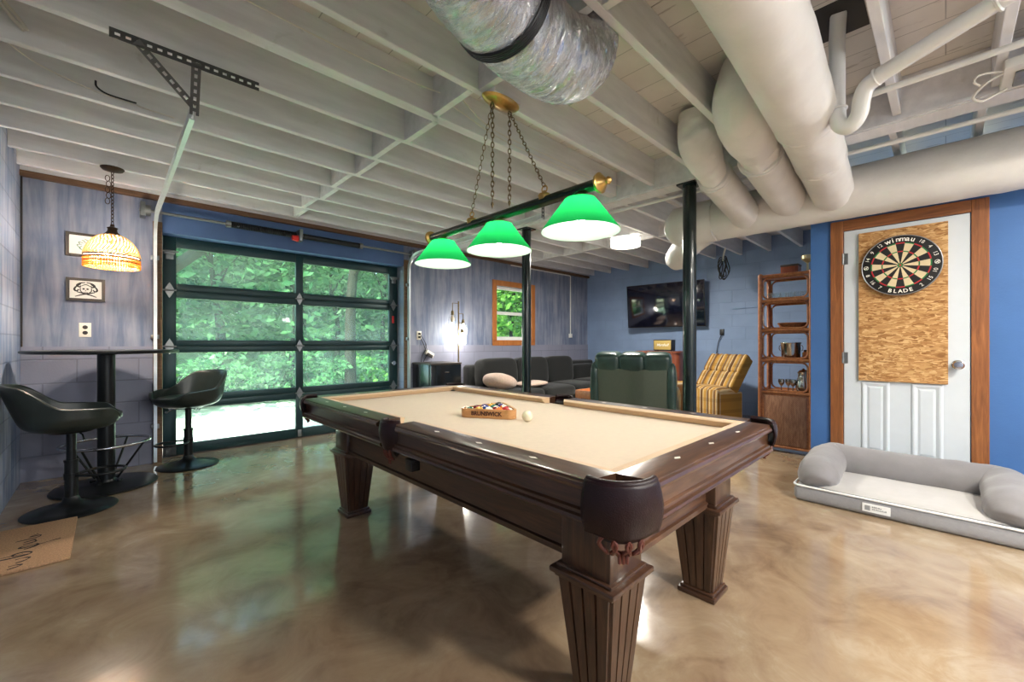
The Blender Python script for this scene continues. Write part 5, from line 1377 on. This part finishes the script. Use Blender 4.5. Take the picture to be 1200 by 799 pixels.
item('pewter_cup', 'small pewter cup right of the ice bucket', 'cup', [(0, 0), (.034, 0), (.036, .10), (.033, .10), (.031, .006), (0, .006)], SX+.24, 1.01, SZ[1]+.008, 'silver')
item('red_candle_jar', 'short reddish jar right of the pewter cup', 'jar', [(0, 0), (.04, 0), (.044, .07), (.03, .085), (0, .085)], SX+.10, .985, SZ[1]+.008, 'basket')
t = thing('pewter_pitcher', 'pewter pitcher on the lowest open rattan shelf', 'pitcher', (SX+.16, 1.03, SZ[0]+.008))
MB().lathe([(0, 0), (.055, 0), (.070, .04), (.072, .09), (.052, .15), (.046, .185), (.056, .21), (.050, .21), (.042, .18), (0, .17)], t.location, 28).build('body', 'silver', t)
MB().tube(smooth_path([V(t.location)+V(q) for q in ((0, -.05, .19), (0, -.10, .17), (0, -.11, .11), (0, -.07, .06))], 6), .007, 8).build('handle', 'silver', t)
MB().lathe([(0, 0), (.05, 0), (.042, .018), (.014, .03), (.010, .04), (0, .045)], V(t.location)+V((0, 0, .208)), 24).build('lid', 'silver', t)
gob = [(0, 0), (.028, 0), (.026, .004), (.006, .010), (.005, .055), (.022, .075), (.030, .105), (.027, .13), (.025, .13), (.026, .105), (.018, .078), (0, .066)]
first = None
for k, y in enumerate((1.22, 1.165, 1.115)):
    lab = 'small stemmed silver goblet beside the pewter pitcher'
    if first is None: first = item('goblet', lab, 'goblet', gob, SX+.12, y, SZ[0]+.008, 'silver', 18, 'goblets on the lowest open shelf')
    else:
        c_ = first.copy(); COL.objects.link(c_); c_.location = (SX+.12+.04*(k % 2), y, SZ[0]+.008)
# top of the shelf: laid panel with a dark box and a pale gold cup
MB().b2((SX+.02, SY0+.03, 1.845), (SX+SD-.02, SY1-.03, 1.862)).build('shelf', 'rattan', es, smooth=False)
t = thing('wooden_box', 'small dark wooden box on top of the rattan shelf', 'box', (SX+.20, 1.08, 1.862))
MB().b2((SX+.13, 1.07, 1.863), (SX+.27, 1.23, 1.955), .004).build('body', 'cherry', t); MB().b2((SX+.127, 1.067, 1.956), (SX+.273, 1.233, 1.975), .004).build('lid', 'frame', t)
item('gold_goblet', 'pale gold trophy cup on top of the rattan shelf', 'trophy', [(0, 0), (.045, 0), (.045, .012), (.012, .022), (.009, .10), (.014, .115), (.022, .12), (.055, .15), (.058, .185), (.05, .19), (.0, .175)], SX+.17, .995, 1.863, 'trophy', 24)

# ================================================================== DOG BED
bx0, bx1, by0, by1 = 3.60, 4.335, -.40, .775
dg = thing('dog_bed', 'grey bolstered dog bed on the floor before the white door', 'dog bed', ((bx0+bx1)/2, (by0+by1)/2, 0))
m = MB(); m.box(((bx0+bx1)/2, (by0+by1)/2, .056), (bx1-bx0, by1-by0, .110), 0, .035, 4); m.build('base', 'dog_base', dg)
m = MB(); q = []
r = .05
for cx_, cy_, a0 in ((bx1-r, by1-r, 0), (bx0+r, by1-r, PI/2), (bx0+r, by0+r, PI), (bx1-r, by0+r, PI*1.5)):
    for k in range(7): a = a0+k/6*PI/2; q.append((cx_+r*math.cos(a)*1.01, cy_+r*math.sin(a)*1.01, .112))
m.tube(q, .007, 8, closed=True); m.build('piping', 'tag_white', dg)
MB().blob(((bx0+bx1)/2-.03, (by0+by1)/2, .115), (.62, 1.06, .075), 6, 2.5, 40, 10, 0, .03).build('mattress', 'dog_mat', dg)
path = [(bx0+.035, by1-.15, .125), (bx0+.07, by1-.14, .15), (bx0+.16, by1-.125, .175), (bx0+.36, by1-.12, .195), (bx1-.19, by1-.13, .205), (bx1-.125, by1-.20, .205),
        (bx1-.115, (by0+by1)/2, .195), (bx1-.125, by0+.20, .205), (bx1-.19, by0+.13, .205), (bx0+.36, by0+.12, .195), (bx0+.16, by0+.125, .175), (bx0+.07, by0+.14, .15), (bx0+.035, by0+.15, .125)]
pp = smooth_path(path, 7); N = len(pp)
rad = [(.055+.072*min(1, min(i, N-1-i)/13)**.6) for i in range(N)]
m = MB(); m.tube(pp, rad, 24)
for v in m.b.verts:
    d = mnoise.noise(v.co*9)*.008+mnoise.noise(v.co*22)*.004; v.co += V((d, d*.5, d)); v.co.x = min(v.co.x, WR-.03); v.co.z = max(v.co.z, .104)
m.build('bolster', 'dog_grey', dg, ang=180)
tg = MB().b2((bx0-.004, .245, .030), (bx0-.0005, .385, .085), .001, 1).build('label_tag', 'tag_white', dg)
m = MB()
m.b2((bx0-.0052, .345, .042), (bx0-.004, .372, .072))
random.seed(5)
for z, y1_, y0_ in ((.066, .335, .292), (.052, .335, .262)):
    y = y1_
    while y > y0_:
        w = random.uniform(.003, .007); m.b2((bx0-.0052, y-w, z-.004), (bx0-.004, y, z+random.uniform(.002, .006))); y -= w+.0025
m.build('tag_print', 'tag_ink', tg, smooth=False)

# flush drum light on the ceiling of the far bay
def drum(x, y, label, power, color=(1, .95, .86)):
    t = thing('ceiling_light', label, 'ceiling light', (x, y, JB), 0)
    MB().lathe([(0, JB-.002), (.12, JB-.002), (.12, JB-.03), (0, JB-.03)], (x, y, 0), 32).build('mount', 'white_paint', t)
    MB().lathe([(.19, JB-.028), (.192, JB-.128), (.19, JB-.130), (0, JB-.132)], (x, y, 0), 44).build('drum_shade', 'drum', t)
    m = MB()
    for z in (JB-.03, JB-.128): m.tube([(x+.193*math.cos(2*PI*k/44), y+.193*math.sin(2*PI*k/44), z) for k in range(44)], .004, 6, closed=True)
    m.build('rim', 'white_paint', t)
    MB().box((x, y, JB+.008), (.12, .44, .02)).build('mounting_board', 'joist', t, smooth=False)
    lamp('drum_light', (x, y, JB-.145), power, color, kind='AREA', shape='DISK', size=.34)
    return t
drum(4.90, 2.93, 'white drum ceiling light over the sofa end of the room', 34)
drum(1.4, -1.75, 'added white drum ceiling light behind the camera, for fill', 46)  # unseen drum, added to brighten the room
drum(3.0, -1.05, 'second added white drum ceiling light behind the camera, for fill', 18)  # another unseen drum, added as fill for the right side
def fill_uplighter(x, y, label, power):  # unseen uplighters added to throw fill light on the ceiling
    t = thing('fill_uplighter', label, 'floor lamp', (x, y, 0))
    MB().lathe([(0, 0), (.14, 0), (.14, .012), (.02, .03), (0, .03)], (x, y, 0), 32).build('base', 'black_metal', t)
    MB().cyl((x, y, .02), (x, y, 1.62), .013).build('pole', 'black_metal', t)
    MB().lathe([(.02, 1.60), (.08, 1.63), (.15, 1.70), (.17, 1.74), (.165, 1.74), (.145, 1.705), (.075, 1.64), (0, 1.615)], (x, y, 0), 32).build('bowl', 'white_paint', t)
    lamp('fill_uplighter_bulb', (x, y, 1.80), power, (1, .95, .88), .10)
fill_uplighter(.1, -1.6, 'added unseen black uplighter by the left wall, for fill', 12)
fill_uplighter(3.75, -2.6, 'added unseen black uplighter by the near end wall, for fill', 30)

# ================================================================== OUTSIDE
g = MB()
def gz_(x, y): return -.06 + (0 if y < 8 else .075*(y-8)) + (0 if y < 13 else .22*(y-13)) + .05*mnoise.noise(V((x*.5, y*.5, 0)))*(1 if y > 6.5 else 0)
NX, NY = 40, 40
g.grid(lambda u, v: V((-8+34*u, WA+.21+28*v, gz_(-8+34*u, WA+.21+28*v))), NX, NY)
struct(g.build('ground', 'lawn'))
g2 = MB(); g2.grid(lambda u, v: V((-9+36*u, 8.9+26*v, gz_(-9+36*u, 8.9+26*v)+.03+.12*min(1, v*8))), 40, 40)
struct(g2.build('ground_slope', 'undergrowth'))
struct(MB().b2((OX0-.3, WA+.2, -.1), (OX1+.3, WA+1.5, -.012)).build('trim_8', 'outlet', smooth=False))
struct(MB().b2((-9, -16, -.14), (26, WF-.21, -.08)).build('ground_front', 'lawn', smooth=False))
# porch: header beam on posts with diagonal braces outside the opening
m = MB(); m.b2((-.2, 6.28, 2.62), (4.2, 6.42, 2.86)); struct(m.build('porch_beam', 'porch_wood', smooth=False))
struct(MB().b2((-.6, WA+.21, 2.865), (4.6, 6.55, 2.92)).build('added_shade_roof', 'porch_wood', smooth=False))  # unseen roof, added to keep the sun off the porch braces
for x, s_ in ((.26, 1), (3.62, -1)):
    m = MB(); m.b2((x-.06, 6.29, -.1), (x+.06, 6.41, 2.62)); struct(m.build('porch_post', 'porch_wood', smooth=False))
    m = MB(); m.tube([(x+s_*.05, 6.35, 1.80 if s_ > 0 else 1.86), (x+(.90 if s_ > 0 else -.62), 6.35, 2.63 if s_ > 0 else 2.66)], .065, 4); struct(m.build('porch_brace', 'porch_wood', smooth=False))
def leaf_cloud(m, c, rad, n, size, seed):
    R = random.Random(seed)
    lumps = [(V((R.gauss(0, .45), R.gauss(0, .45), R.gauss(0, .42))), R.uniform(.35, .62)) for _ in range(9)]
    for _ in range(n):
        lc, lr = R.choice(lumps)
        d = V((R.gauss(0, 1), R.gauss(0, 1), R.gauss(0, 1))).normalized()*lr*(.65+.35*R.random())
        p = lc+d; p = V((p.x*rad[0], p.y*rad[1], p.z*rad[2]))+V(c)
        a = V((R.gauss(0, 1), R.gauss(0, 1), R.gauss(0, .6))).normalized(); b_ = a.cross(V((R.gauss(0, 1), R.gauss(0, 1), R.gauss(0, 1)))).normalized()
        s = size*R.uniform(.6, 1.3)
        m.poly([p-a*s, p+b_*s*.45, p+a*s, p-b_*s*.45])
def tree(x, y, h, spread, leaf, label, n=1500, size=.16, group=None, seed=0, tr=.12, low=.35):
    z0 = gz_(x, y)-.05; R = random.Random(seed)
    t = thing('tree', label, 'tree', (x, y, z0), 0, group)
    m = MB(); top = (x+R.uniform(-.3, .3), y, z0+h*.8)
    tp = smooth_path([(x, y, z0), (x+R.uniform(-.1, .1), y, z0+h*.3), (x+R.uniform(-.2, .2), y, z0+h*.55), top], 4)
    m.tube(tp, [tr*(1-.6*i/(len(tp)-1)) for i in range(len(tp))], 9)
    for k in range(5):
        a = R.uniform(0, 2*PI); p = tp[R.randint(5, len(tp)-3)]
        m.tube([p, p+V((math.cos(a)*spread*.4, math.sin(a)*spread*.4, h*.10)), p+V((math.cos(a)*spread*.75, math.sin(a)*spread*.75, h*.14))], [tr*.4, tr*.25, tr*.1], 6)
    m.build('trunk', 'bark', t)
    m = MB(); leaf_cloud(m, (x, y, z0+h*(.5+low*.5)), (spread, spread, h*(1-low)*.55), n, size, seed); m.build('crown', leaf, t, smooth=False)
def shrub(x, y, r, h, leaf, label, n=700, size=.10, group=None, seed=0):
    z0 = gz_(x, y)-.03
    t = thing('shrub', label, 'shrub', (x, y, z0), 0, group)
    m = MB()
    for k in range(5): a = k*1.26+seed; m.cyl((x, y, z0), (x+math.cos(a)*r*.5, y+math.sin(a)*r*.5, z0+h*.6), .015, .006, 6)
    m.build('stem', 'bark', t)
    m = MB(); leaf_cloud(m, (x, y, z0+h*.5), (r, r, h*.5), n, size, seed+50); m.build('foliage', leaf, t, smooth=False)
tree(3.62, 8.6, 7.0, 1.7, 'leaf_a', 'nearest tree trunk seen through the right hand door panes', 900, .14, seed=11, tr=.125, low=.62)
R_ = random.Random(4)
ROW1 = [(-.6, 11.0), (.7, 10.6), (1.9, 11.4), (3.1, 10.9), (4.4, 11.6), (5.7, 11.0), (7.2, 11.4)]
for i, (x, y) in enumerate(ROW1):
    tree(x, y+R_.uniform(-.3, .5), R_.uniform(4.6, 6.0), R_.uniform(1.15, 1.5), ('leaf_a', 'leaf_b')[i % 2], 'slender leafy tree in the near row beyond the glass door', 1500, .12, 'near row of trees beyond the door', 20+i, .075, .08)
ROW2 = [(-1.5, 14.4), (.4, 14.0), (2.4, 14.8), (4.4, 14.2), (6.4, 15.0), (8.6, 14.4)]
for i, (x, y) in enumerate(ROW2):
    tree(x, y, R_.uniform(6.5, 8), R_.uniform(1.9, 2.4), ('leaf_b', 'leaf_a')[i % 2], 'tall tree in the far row beyond the glass door', 1700, .18, 'far row of trees beyond the door', 40+i, .13, .12)
ROW3 = [(-4.2, 19.5), (-1.2, 20.2), (1.8, 19.4), (4.8, 20.3), (7.8, 19.5), (10.8, 20.0), (14.0, 18.4), (17.2, 17.0), (20.0, 15.0)]
for i, (x, y) in enumerate(ROW3):
    tree(x, y, 8.5, 2.6, ('leaf_a', 'leaf_b')[i % 2], 'broad leafy tree at the back of the woods beyond the glass door', 1500, .30, 'trees at the back of the woods', 140+i, .16, .0)
for i, (x, y) in enumerate([(8.3, 10.0), (10.0, 10.4), (11.6, 9.6), (12.2, 12.0), (9.6, 12.6), (14.2, 11.4)]):
    tree(x, y, R_.uniform(5.5, 6.5), 1.8, 'leaf_c', 'bright green tree outside the oak window', 2200, .13, 'trees outside the oak window', 60+i, .10, .02)
for i in range(13):
    x = -.9+.66*i
    shrub(x, 9.15+R_.uniform(-.35, .35), R_.uniform(.5, .75), R_.uniform(.7, 1.3), ('leaf_b', 'leaf_a', 'leaf_c')[i % 3 if i % 5 else 0], 'low leafy shrub at the edge of the pale grass', 700, .075, 'shrubs along the grass edge', 80+i)


# ================================================================== LIGHT, CAMERA
w = bpy.data.worlds.new('daylight'); S.world = w; w.use_nodes = True
nt = w.node_tree; bg = nt.nodes['Background']
sky = nt.nodes.new('ShaderNodeTexSky'); sky.sky_type = 'NISHITA'; sky.sun_elevation = math.radians(52); sky.sun_rotation = math.radians(265); sky.sun_disc = False
sky.air_density = 1.0; sky.dust_density = 2.5; sky.ozone_density = 1.0
nt.links.new(sky.outputs[0], bg.inputs[0]); bg.inputs[1].default_value = .55
sn = bpy.data.lights.new('sun', 'SUN'); sn.energy = 11; sn.angle = math.radians(3); sn.color = (1, .96, .88)
so = bpy.data.objects.new('sun', sn); COL.objects.link(so); so.location = (0, -10, 20)
so.rotation_euler = (math.radians(40), 0, math.radians(-78))

cam = bpy.data.cameras.new('camera'); cam.sensor_width = 36; cam.lens = 490*36/1200; cam.shift_y = 2.5/1200; cam.clip_start = .05
co = bpy.data.objects.new('camera', cam); COL.objects.link(co)
co.location = (0, 0, 1.14); co.rotation_euler = (PI/2, 0, -math.radians(90-46.05))
S.camera = co
S.view_settings.view_transform = 'Standard'; S.view_settings.look = 'None'; S.view_settings.gamma = 1; S.view_settings.use_curve_mapping = False
S.view_settings.exposure = 1.75
